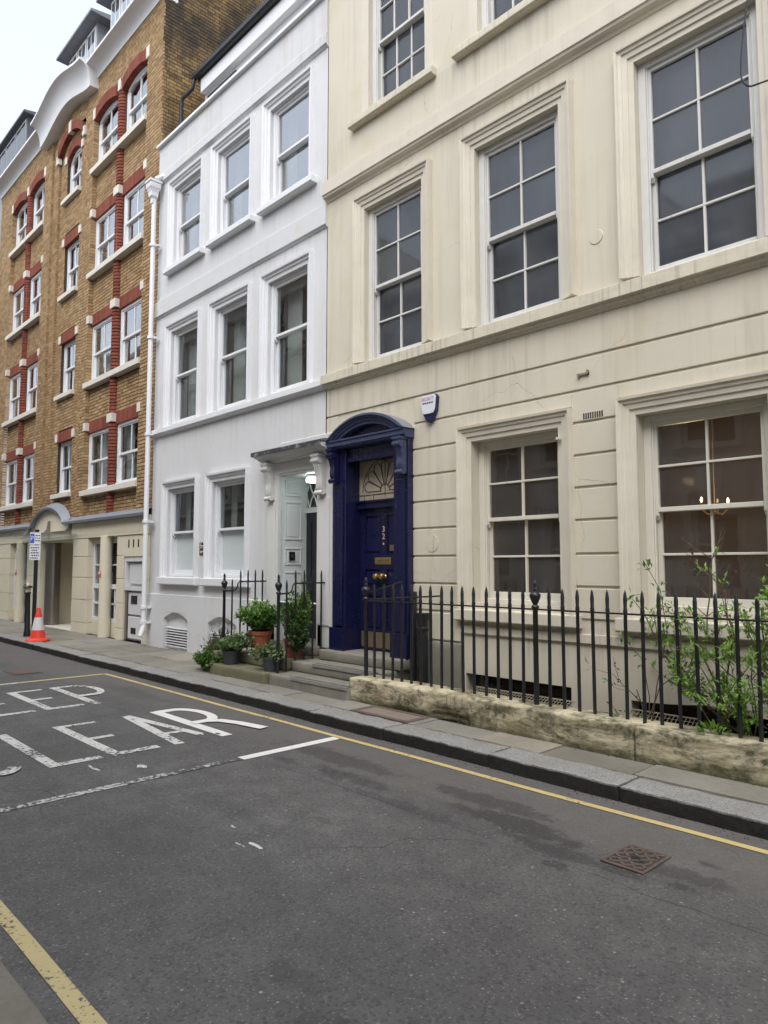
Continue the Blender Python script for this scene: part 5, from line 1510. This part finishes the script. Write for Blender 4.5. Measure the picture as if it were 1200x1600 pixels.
# ------------------------------------------------------------------ plants
def leaf(mb, c, d, n, L, w, m=0):
    """folded leaf: two halves meeting on the midrib"""
    d = d.normalized(); s = d.cross(n)
    if s.length < 1e-4: s = d.orthogonal()
    s.normalize(); n = s.cross(d)
    a = c; t = c + d * L - n * (L * .15); mid = c + d * (L * .5)
    l = mid + s * w * .5 + n * w * .16; r = mid - s * w * .5 + n * w * .16
    k = len(mb.v); mb.v += [tuple(a), tuple(l), tuple(t), tuple(r), tuple(mid)]
    for q in ((0, 4, 1), (1, 4, 2), (2, 4, 3), (3, 4, 0)): mb.f.append((k+q[0], k+q[1], k+q[2])); mb.m.append(m)
def rv(r): 
    while True:
        v = Vector((r.uniform(-1, 1), r.uniform(-1, 1), r.uniform(-1, 1)))
        if .05 < v.length < 1: return v.normalized()
def shrub(parent, base, cen, rad, nst, nl, L, w, mt, seed, bias=(0, 0, .5), shell=.45, pname='foliage', stemr=.006):
    """stems from base to points in an uneven crown, leaves set along and around them"""
    r = random.Random(seed); st = MB(); lf = MB(); base = Vector(base); cen = Vector(cen)
    lumps = [rv(r) for _ in range(7)]
    for s in range(nst):
        v = rv(r); v.z = v.z * .9 + .25
        k = (shell + (1 - shell) * r.random()) * (1 + .25 * max(0, max(v.dot(l) for l in lumps)) - .12)
        tip = cen + Vector((v.x * rad[0], v.y * rad[1], v.z * rad[2])) * k
        midp = base.lerp(tip, .5) + rv(r) * .05 + Vector((0, 0, .03))
        pts = [base + Vector((r.uniform(-.03, .03), r.uniform(-.03, .03), 0)), midp, tip]
        st.tube(pts, stemr, 4, r2=stemr * .4)
        d = (tip - midp).normalized()
        for j in range(nl):
            t = r.random() ** .6
            p = midp.lerp(tip, t) if r.random() < .8 else base.lerp(midp, .5 + .5 * r.random())
            dd = (d * .5 + rv(r) + Vector(bias)).normalized()
            leaf(lf, p + rv(r) * L * .3, dd, (Vector((0, 0, 1)) + rv(r) * .7).normalized(), L * r.uniform(.6, 1.2), w * r.uniform(.7, 1.2))
    st.build('stems', MT['bark'], parent, recalc=False)
    return lf.build(pname, mt, parent, recalc=False)
def pot(parent, x, y, z, r0, r1, h, mt, rim=True):
    m = MB(); prof = [(r0, 0), (r1 * .97, h * .82)]
    prof += [(r1 * 1.06, h * .83), (r1 * 1.08, h), (r1 * .96, h), (r1 * .92, h * .85), (0, h * .85)] if rim else [(r1, h), (r1 * .92, h), (r1 * .9, h * .9), (0, h * .9)]
    m.lathe(prof, x, y, z, 24); m.build('pot', mt, parent, smooth=True)
    s = MB(); s.lathe([(0, h * .88), (r1 * .9, h * .87)], x, y, z, 16); s.build('soil', MT['soil'], parent)
# terracotta pot shrub on the second step
t = empty('potted_plant', (-8.52, 5.70, .395)); tag(t, 'leafy green shrub in a terracotta pot on the upper step', 'potted plant')
pot(t, -8.52, 5.70, .395, .115, .165, .30, MT['terra'])
shrub(t, (-8.52, 5.70, .66), (-8.50, 5.68, .86), (.34, .32, .20), 120, 15, .075, .034, MT['leaf_m'], 1, (0, -.1, .4))
shrub(t, (-8.52, 5.70, .70), (-8.48, 5.68, .95), (.30, .28, .16), 40, 12, .065, .03, MT['leaf_b'], 2, (0, 0, .6))
# grey pot on the lower step
t = empty('potted_plant', (-8.66, 5.32, .25)); tag(t, 'small variegated plant in a dark grey pot on the lowest step', 'potted plant')
pot(t, -8.66, 5.32, .25, .09, .125, .19, MT['pot_g'])
shrub(t, (-8.66, 5.32, .42), (-8.66, 5.32, .50), (.24, .22, .11), 60, 14, .055, .034, MT['leaf_v'], 3)
shrub(t, (-8.6, 5.42, .44), (-8.52, 5.45, .55), (.20, .18, .14), 40, 12, .05, .034, MT['leaf_v'], 13)
# bush on the pavement at the foot of the steps
t = empty('bush', (-9.25, 5.42, PZ)); tag(t, 'bushy grey green and ivy plant growing on the pavement beside the steps', 'plant')
shrub(t, (-9.3, 5.55, .13), (-9.3, 5.55, .42), (.30, .28, .28), 150, 16, .05, .012, MT['leaf_g'], 4, (0, 0, .9))
shrub(t, (-9.18, 5.32, .13), (-9.16, 5.30, .22), (.34, .22, .16), 110, 14, .06, .045, MT['leaf_m'], 5, (0, -.3, .3), pname='ivy')
shrub(t, (-9.3, 5.5, .13), (-9.25, 5.48, .30), (.30, .26, .20), 50, 14, .055, .02, MT['leaf_d'], 6)
# tall climber in pots beside the railing
t = empty('potted_plant', (-7.72, 5.72, .395)); tag(t, 'tall dark leafy climber in a brown pot behind the middle railing', 'potted plant')
pot(t, -7.74, 5.72, .395, .10, .14, .24, MT['terra'])
shrub(t, (-7.74, 5.72, .60), (-7.68, 5.72, .86), (.22, .22, .34), 130, 14, .065, .032, MT['leaf_m'], 7)
shrub(t, (-7.66, 5.78, .60), (-7.64, 5.80, 1.08), (.10, .10, .26), 45, 14, .055, .022, MT['leaf_b'], 8, (0, 0, 1))
shrub(t, (-7.62, 5.66, .5), (-7.56, 5.64, .62), (.14, .18, .26), 80, 14, .045, .036, MT['leaf_d'], 9, pname='ivy')
t = empty('potted_plant', (-7.74, 5.36, .25)); tag(t, 'low pale green plant in a black pot at the foot of the middle railing', 'potted plant')
pot(t, -7.74, 5.36, .25, .095, .12, .18, MT['pot_g'])
shrub(t, (-7.74, 5.36, .40), (-7.78, 5.34, .46), (.30, .22, .11), 60, 12, .07, .036, MT['leaf_v'], 10, (0, 0, .2))

# straggling shrub growing up behind the railings on the right
sg = empty('straggly_shrub', (-2.2, 5.75, -.2)); tag(sg, 'straggly half bare shrub growing up through the black railings', 'plant')
sr = random.Random(31)
tw = MB(); lfb = MB(); lfd = MB()
def branch(p, d, L, r, depth, leafy):
    pts = [p]; q = p.copy(); n = 5
    for i in range(n):
        d = (d + rv(sr) * .22 + Vector((0, 0, .05))).normalized(); q = q + d * (L / n); pts.append(q.copy())
    tw.tube(pts, r, 4, r2=r * .45)
    for i in range(1, n + 1):
        if depth > 0 and sr.random() < .62:
            dd = (d + rv(sr) * 1.0 + Vector((0, -.15, .15))).normalized()
            branch(pts[i], dd, L * sr.uniform(.4, .7), r * .55, depth - 1, leafy)
        if sr.random() < leafy * (.5 + .5 * i / n):
            for _ in range(sr.randint(3, 7)):
                leaf(lfb, pts[i] + rv(sr) * .025, (rv(sr) + d * .5 + Vector((0, -.2, .25))).normalized(), (Vector((0, -.4, 1)) + rv(sr) * .5).normalized(), sr.uniform(.04, .075), sr.uniform(.014, .026))
        elif sr.random() < .3:
            for _ in range(3): leaf(lfd, pts[i] + rv(sr) * .02, rv(sr), rv(sr), .035, .015)
for (x, y, z, dx, dy, dz, L, lf_) in [(-2.05, 5.80, .1, .0, -.12, 1, .85, .8), (-2.15, 5.82, .1, -.15, -.15, 1, .75, .65), (-1.98, 5.75, .1, .15, -.2, 1, .8, .85), (-2.3, 5.85, .2, -.3, -.05, 1, .7, .45),
                                     (-2.2, 5.80, .5, -.05, -.1, 1, .62, .55), (-2.45, 5.85, .6, -.5, .0, .6, .5, .4), (-1.9, 5.72, .3, .1, -.35, .8, .6, .9), (-2.75, 5.75, .0, -.25, .0, 1, .6, .2), (-2.1, 5.7, .35, -.6, -.2, .5, .55, .55),
                                     (-2.55, 5.8, .85, .05, .0, 1, .45, .35), (-1.85, 5.8, .7, .2, -.1, .8, .6, .8), (-1.75, 5.75, .2, .1, -.2, 1, .9, .8), (-1.95, 5.7, .15, -.1, -.25, 1, .6, .8), (-1.8, 5.8, .5, .3, -.1, .9, .5, .8), (-2.25, 5.8, .6, -.35, -.1, .6, .5, .12), (-2.15, 5.85, .9, .2, 0, 1, .5, .1), (-1.95, 5.85, .8, -.1, 0, 1, .5, .15)]:
    branch(Vector((x, y, z)), Vector((dx, dy, dz)).normalized(), L, .0085, 2, lf_)
# bare leader above the rest
lead_ = [Vector((-2.35, 5.80, 1.0)), Vector((-2.345, 5.80, 1.2)), Vector((-2.32, 5.8, 1.35)), Vector((-2.31, 5.8, 1.52)), Vector((-2.29, 5.8, 1.66)), Vector((-2.24, 5.8, 1.78)), Vector((-2.20, 5.8, 1.90))]
tw.tube(lead_, .007, 5, r2=.003)
for (i, dx, dz, L) in ((2, -.12, .12, 1), (2, .14, .08, 1), (3, -.2, .18, 1), (3, .12, .10, 1), (4, -.25, .16, 1), (4, .1, .14, 1), (1, .12, .1, 1), (1, -.1, .08, 1), (5, .06, .09, 1)):
    p = lead_[i]; tw.tube([p, p + Vector((dx * .6, .01, dz * .6)), p + Vector((dx, 0, dz * 1.15))], .0045, 4, r2=.002)
tw.build('twigs', MT['bark'], sg, recalc=False); lfb.build('foliage', MT['leaf_b'], sg, recalc=False); lfd.build('dead_leaves', MT['leaf_r'], sg, recalc=False)
# thin creeper to its left and weeds on the wall
cp = empty('thin_creeper', (-3.0, 5.9, .0)); tag(cp, 'thin bare creeper with a few leaves against the cream wall', 'plant')
c1 = MB(); c2 = MB(); cr = random.Random(12)
for pts in ([(-2.86, 5.8, .1), (-2.87, 5.85, .5), (-2.95, 5.9, .8), (-3.1, 5.9, .95)], [(-2.86, 5.8, .1), (-2.8, 5.85, .6), (-2.72, 5.9, 1.05), (-2.78, 5.92, 1.4), (-2.92, 5.95, 1.62)], [(-2.86, 5.8, .3), (-2.75, 5.8, .6), (-2.6, 5.8, .72), (-2.45, 5.78, .78)], [(-2.8, 5.85, 1.0), (-2.9, 5.85, 1.2), (-3.0, 5.85, 1.32)]):
    c1.tube(pts, .006, 5, r2=.003)
    for p in pts[2:]:
        for _ in range(9): leaf(c2, Vector(p) + rv(cr) * .05, (rv(cr) + Vector((0, -.3, .1))), (Vector((0, -.5, 1)) + rv(cr) * .5).normalized(), cr.uniform(.05, .075), cr.uniform(.022, .034))
c1.build('stems', MT['bark'], cp, recalc=False); c2.build('foliage', MT['leaf_m'], cp, recalc=False)
def tuft(x, y, z, n, s, mt, seed, label, spread=.1):
    t = empty('weed', (x, y, z)); tag(t, label, 'weed'); r = random.Random(seed); m = MB()
    for _ in range(n):
        v = rv(r); v.z = abs(v.z)
        leaf(m, Vector((x, y, z)) + Vector((v.x * spread, v.y * spread * .6, v.z * spread * .6)), v + Vector((0, 0, .3)), (Vector((0, 0, 1)) + rv(r) * .5).normalized(), s * r.uniform(.6, 1.2), s * .4)
    m.build('leaves', mt, t, recalc=False)
tuft(-2.18, 5.42, .36, 60, .06, MT['leaf_b'], 41, 'bright green weed sprouting on top of the stone wall', .09)
tuft(-5.18, 5.95, .17, 70, .045, MT['leaf_d'], 42, 'dark weed tuft in the corner of the area by the drain pipe', .1)
tuft(-3.15, 6.02, .05, 160, .05, MT['leaf_d'], 43, 'dark mossy growth at the foot of the cream wall between the basement windows', .22)

# ------------------------------------------------------------------ street things
cn = empty('traffic_cone', (-15.17, 4.86, PZ)); tag(cn, 'orange red traffic cone with a white sleeve on the pavement edge', 'traffic cone')
m = MB(); m.lathe([(.225, .0), (.235, .015), (.22, .04), (.16, .055), (.155, .07)], -15.17, 4.86, PZ, 8, a0=R(22.5), a1=R(382.5)); m.build('base', MT['cone_r'], cn, bevel=.006)
def cone_r(h): return .145 - (.145 - .032) * (h - .06) / .60
for (nm, a, b_, mt, ex) in (('body', .06, .22, 'cone_r', 0), ('sleeve', .22, .47, 'cone_w', .003), ('body', .47, .66, 'cone_r', 0)):
    m = MB(); m.lathe([(cone_r(a) + ex, a), (cone_r(b_) + ex, b_), (cone_r(b_) * .8, b_)] + ([(0, b_)] if b_ > .6 else []), -15.17, 4.86, PZ, 24); m.build(nm, MT[mt], cn, smooth=True)
bo = empty('bollard', (-16.35, 5.02, PZ)); tag(bo, 'leaning black bollard with cream banded top behind the traffic cone', 'bollard')
m = MB(); m.lathe([(.075, 0), (.07, .1), (.058, .12), (.05, .9), (.062, .91), (.062, .94), (.05, .95)], 0, 0, 0, 14); b1 = m.build('shaft', MT['black'], bo, origin=(0, 0, 0), smooth=True)
m = MB(); m.lathe([(.052, .95), (.056, 1.02), (.058, 1.04)], 0, 0, 0, 14); b2 = m.build('band', MT['gold'], bo, origin=(0, 0, 0), smooth=True)
m = MB(); m.lathe([(.09, 1.04), (.095, 1.055), (.085, 1.07), (.04, 1.085)], 0, 0, 0, 14); b3 = m.build('collar', MT['black'], bo, origin=(0, 0, 0), smooth=True)
m = MB(); m.lathe([(.04, 1.085), (.035, 1.11), (.015, 1.14), (0, 1.15)], 0, 0, 0, 12); b4 = m.build('finial', MT['gold'], bo, origin=(0, 0, 0), smooth=True)
for b_ in (b1, b2, b3, b4): b_.location = (0, 0, 0)
bo.rotation_euler = (R(2), R(3.5), 0)
sp_ = empty('sign_post', (-16.2, 5.1, PZ)); tag(sp_, 'dark pole with two small white parking signs near the traffic cone', 'sign')
MB().lathe([(.042, 0), (.042, 2.28), (0, 2.285)], -16.2, 5.1, PZ, 12).build('pole', MT['black'], sp_, smooth=True)
# the plates face the road obliquely, towards oncoming traffic
SA = R(42)
def plate(u0, u1, z0, z1, off, mt, name='sign_plate', th=.004, par=None):
    ux, uy = math.cos(SA), math.sin(SA); nx, ny = uy, -ux
    m = MB(); P = []
    for (u, z) in ((u0, z0), (u1, z0), (u1, z1), (u0, z1)):
        P.append((-16.2 + ux * u + nx * off, 5.1 + uy * u + ny * off, z))
    Q = [(p[0] - nx * th, p[1] - ny * th, p[2]) for p in P]
    m.v = P + Q; m.f = [(0,1,2,3), (7,6,5,4), (0,4,5,1), (1,5,6,2), (2,6,7,3), (3,7,4,0)]; m.m = [0]*6
    return m.build(name, mt, par or sp_)
def plate_text(body, u, z, size, off, mt, par):
    ux, uy = math.cos(SA), math.sin(SA); nx, ny = uy, -ux
    return text_mesh(body, size, mt, (-16.2 + ux * u + nx * off, 5.1 + uy * u + ny * off, z), par, 'lettering', (R(90), 0, SA))
p1 = plate(-.12, .12, 2.07, 2.33, .06, MT['sign_w']); plate(-.112, -.02, 2.10, 2.30, .0615, MT['sign_b'], 'blue_panel', .001, p1)
plate_text('P', -.066, 2.2, .13, .0625, MT['sign_w'], p1)
mr = random.Random(2)
def print_line(par, u0, u1, z, h):
    # one printed line, too small to read: a row of dark word shapes
    u = u0
    while u < u1 - .02:
        w_ = min(mr.uniform(.025, .055), u1 - u); plate(u, u + w_, z - h / 2, z + h / 2, .0612, MT['ink'], 'print_mark', .001, par); u += w_ + .012
for zz in (2.26, 2.205, 2.15): print_line(p1, .0, .105, zz, .022)
p2 = plate(-.12, .12, 1.74, 2.05, .06, MT['sign_w'])
for k in range(5): print_line(p2, -.095 + .02 * (k % 2), .095 - .03 * (k % 3 == 1), 2.0 - k * .055, .024)

# alarm box above the navy door
al = empty('alarm_box', (-5.62, YF, 3.42)); tag(al, 'white and blue shield shaped alarm box on the cream wall', 'alarm')
SC = .9
def shield(s):
    s *= SC
    return [(-.145 * s, .15 * s), (-.115 * s, .185 * s), (.115 * s, .185 * s), (.145 * s, .15 * s), (.125 * s, -.03 * s), (.05 * s, -.17 * s), (0, -.19 * s), (-.05 * s, -.17 * s), (-.125 * s, -.03 * s)]
AX, AZ = -5.63, 3.47
MB().prism([(AX + a, AZ + b_) for a, b_ in shield(1.0)], 'y', YF - .05, YF).build('back_plate', MT['alarm_b'], al, bevel=.01)
MB().prism([(AX + a * .93, AZ + .004 + b_ * .93) for a, b_ in shield(1.0) if b_ > -.1] and [(AX + a * .93 * SC, AZ + .004 + max(b_, -.085) * .93 * SC) for a, b_ in [(-.145, .15), (-.115, .185), (.115, .185), (.145, .15), (.125, -.03), (.095, -.08), (.02, -.085), (-.02, -.10), (-.10, -.08), (-.125, -.03)]], 'y', YF - .066, YF - .0505).build('cover', MT['alarm_w'], al, bevel=.008)
text_mesh('SECURITY', .052, MT['pink'], (AX - .005, YF - .0685, AZ + .115), al, xs=.85)
for k in range(5): MB().box(AX - .085 + k * .035, AX - .06 + k * .035, YF - .0685, YF - .0665, AZ + .058, AZ + .074).build('print_mark', MT['ink'], al)

# plaque between the ground floor windows of the white house
pq = empty('name_plaque', (-10.99, YF, 1.9)); tag(pq, 'small dark name plaque between the white house ground floor windows', 'plaque')
for z in (1.96, 1.845): 
    MB().box(-11.075, -10.915, YF - .012, YF, z - .05, z + .05).build('plate', MT['darkglass'], pq)
for (xa, xb, z) in ((-11.055, -11.0, 1.985), (-11.055, -10.94, 1.955), (-11.05, -10.96, 1.93), (-11.055, -10.94, 1.86), (-11.05, -10.98, 1.835)): MB().box(xa, xb, YF - .0135, YF - .0122, z - .007, z + .007).build('print_mark', MT['stone_w'], pq)
ic = empty('entry_phone', (-8.72, 6.38, 1.70)); tag(ic, 'small black entry phone on the white panelled porch side', 'entry phone')
MB().box(-8.727, -8.70, 6.33, 6.43, 1.69, 1.82).build('case', MT['darkglass'], ic, bevel=.004); MB().box(-8.70, -8.697, 6.36, 6.40, 1.73, 1.79).build('buttons', MT['steel'], ic)
# porch ceiling lamp
pl_ = empty('ceiling_lamp', (-8.23, 6.42, 2.95)); tag(pl_, 'round glowing ceiling lamp inside the white porch', 'lamp')
MB().lathe([(.12, 0), (.12, -.02), (.06, -.04)][::-1], -8.23, 6.42, 2.95, 20).build('rose', MT['black'], pl_)
MB().lathe([(0, -.115), (.115, -.11), (.125, -.09), (.12, -.045), (.06, -.042)], -8.23, 6.42, 2.95, 24).build('diffuser', MT['porch_lamp'], pl_, smooth=True)
# chandelier seen through the ground floor window
cd = empty('chandelier', (-3.2, 8.2, 3.75)); tag(cd, 'brass chandelier with two lit candle bulbs behind the window above the shrub', 'chandelier')
B1_, B2_ = Vector((-3.374, 8.3, 2.355)), Vector((-3.124, 8.42, 2.336))
CX, CY, CZ = (B1_.x + B2_.x) / 2, 8.36, B1_.z
MB().tube([(CX, CY, 3.79), (CX, CY, CZ - .16)], .006, 8).build('stem', MT['brass_d'], cd)
ends = [B1_, B2_, Vector((CX - .05, CY + .22, CZ))]
for k, e in enumerate(ends):
    c0 = Vector((CX, CY, CZ))
    MB().tube([(CX, CY, CZ - .12), tuple(c0.lerp(e, .5) + Vector((0, 0, -.16))), (e.x, e.y, CZ - .1), (e.x, e.y, CZ - .02)], .008, 6).build('arm', MT['brass_d'], cd)
    MB().lathe([(.006, -.01), (.014, .008), (.011, .03), (0, .05)], e.x, e.y, e.z, 8).build('bulb', MT['bulb'] if k < 2 else MT['frost'], cd, smooth=True)
cl_ = bpy.data.lights.new('chandelier_glow', 'POINT'); cl_.energy = 20; cl_.color = (1, .62, .3); cl_.shadow_soft_size = .06
clo = bpy.data.objects.new('chandelier_glow', cl_); col.objects.link(clo); clo.parent = cd; clo.location = Vector((CX - .1, CY - .45, CZ + .2)) - WO[cd.name]
# warm lamps in the white house first floor
for (x, lab) in ((-11.35, 'warm table lamp behind the white house first floor window nearest the rainwater pipe'), (-8.2, 'warm table lamp behind the white house first floor window above the porch')):
    tl_ = empty('table_lamp', (x, 7.0, 3.7)); tag(tl_, lab, 'lamp', 'table lamps in the white house')
    MB().box(x - .25, x + .25, 6.85, 7.2, 3.70, 4.22).build('table', MT['bark'], tl_)
    MB().lathe([(.07, 0), (.02, .03), (.02, .2)], x, 7.0, 4.22, 10).build('stem', MT['brass_d'], tl_)
    MB().lathe([(.15, .18), (.09, .36)], x, 7.0, 4.22, 18).build('shade', MT['lampshade'], tl_, smooth=True)

# iron covers
gc = empty('drain_cover', (-1.95, 3.77, 0)); tag(gc, 'rusty square iron drain cover in the road', 'drain cover')
gx0, gx1, gy0, gy1 = -2.075, -1.825, 3.60, 3.93
for q in ((gx0, gx1, gy0, gy0 + .022), (gx0, gx1, gy1 - .022, gy1), (gx0, gx0 + .018, gy0 + .022, gy1 - .022), (gx1 - .018, gx1, gy0 + .022, gy1 - .022)):
    MB().box(q[0], q[1], q[2], q[3], .002, .011).build('frame_bar', MT['rust'], gc, bevel=.003, seg=1)
MB().box(gx0 + .018, gx1 - .018, gy0 + .022, gy1 - .022, .001, .005).build('plate', MT['bed'], gc)
gr2 = random.Random(4)
for i in range(6):
    for j in range(7):
        xx = gx0 + .04 + (gx1 - gx0 - .08) * i / 5; yy = gy0 + .045 + (gy1 - gy0 - .09) * j / 6
        if (i, j) in ((2, 3), (3, 3), (4, 2)):
            MB().box(xx - .016, xx + .016, yy - .02, yy + .02, .005, .0065).build('slot', MT['dark'], gc); continue
        an = R(45 if (i + j) % 2 else -45) + gr2.uniform(-.25, .25); l_, w_ = gr2.uniform(.018, .025), .008
        m = MB(); ca, sa = math.cos(an), math.sin(an)
        m.prism([(xx + ca * u - sa * v, yy + sa * u + ca * v) for u, v in ((-l_, -w_), (l_, -w_), (l_, w_), (-l_, w_))], 'z', .005, .012 + gr2.uniform(-.002, .001)); m.build('raised_stud', MT['rust'], gc)
pc = empty('access_cover', (-5.24, 5.03, PZ)); tag(pc, 'rusty framed access cover set in the pavement below the stone wall', 'access cover')
m = MB(); x0, x1, y0, y1 = -5.66, -4.82, 4.90, 5.255
for q in ((x0, x1, y0, y0 + .055), (x0, x1, y1 - .055, y1), (x0, x0 + .07, y0 + .055, y1 - .055), (x1 - .07, x1, y0 + .055, y1 - .055)): m.box(q[0], q[1], q[2], q[3], PZ - .03, PZ + .0065)
m.build('frame', MT['rust'], pc); MB().box(x0 + .075, x1 - .075, y0 + .06, y1 - .06, PZ - .03, PZ + .0045).build('plate', MT['rustplate'], pc)
oc = empty('drain_cover', (-11.5, 3.3, 0)); tag(oc, 'worn iron cover in the road beyond the painted box', 'drain cover')
MB().box(-12.0, -11.4, 3.35, 3.75, .002, .008).build('frame', MT['rust'], oc); MB().box(-11.95, -11.45, 3.39, 3.71, .008, .012).build('plate', MT['rust'], oc)
# loose cable by the first floor window
tag(MB().tube([*[(-1.86 - .13 * math.sin(t_ / 12 * 2.2) + .18 * max(0, t_ / 12 - .72), YF - .17, 6.6 - 1.08 * math.sin(t_ / 12 * 1.5)) for t_ in range(13)], (-1.74, YF - .15, 5.515), (-1.6, YF - .13, 5.53)], .008, 6).build('loose_cable', MT['black'], smooth=True),
    'thin black cable looping down beside the upper window', 'cable')

# grit and dead leaves gathered along the kerb and the foot of the walls
gr_ = random.Random(77); gm = MB(); lm_ = MB()
for i in range(900):
    w_ = gr_.random()
    if w_ < .55: x, y, z = gr_.uniform(-14, 1), 4.575 - abs(gr_.gauss(0, .05)), .002
    elif w_ < .8: x, y, z = gr_.uniform(-6, 1), 5.258 - abs(gr_.gauss(0, .02)), PZ
    else: x, y, z = gr_.uniform(-12.9, -9.1), 6.095 - abs(gr_.gauss(0, .04)), PZ
    s_ = gr_.uniform(.003, .009); a_ = gr_.uniform(0, 6.28)
    P = [Vector((x + s_ * math.cos(a_ + k * 2.1) * gr_.uniform(.6, 1.2), y + s_ * math.sin(a_ + k * 2.1) * gr_.uniform(.6, 1.2), z)) for k in range(3)]
    T = Vector((x, y, z + s_ * .8))
    k = len(gm.v); gm.v += [tuple(p) for p in P] + [tuple(T)]
    for q in ((0, 1, 3), (1, 2, 3), (2, 0, 3)): gm.f.append(tuple(k + j for j in q)); gm.m.append(0)
    if i % 9 == 0:
        leaf(lm_, Vector((x, y, z + .004)), Vector((math.cos(a_), math.sin(a_), .15)), Vector((0, 0, 1)), gr_.uniform(.015, .035), gr_.uniform(.008, .016))
tag(gm.build('gutter_grit', MT['bed'], recalc=False), 'fine dark grit along the kerb and wall foot', 'grit', kind='stuff')
tag(lm_.build('leaf_litter', MT['leaf_r'], recalc=False), 'scattered small dead leaves along the kerb', 'leaf litter', kind='stuff')
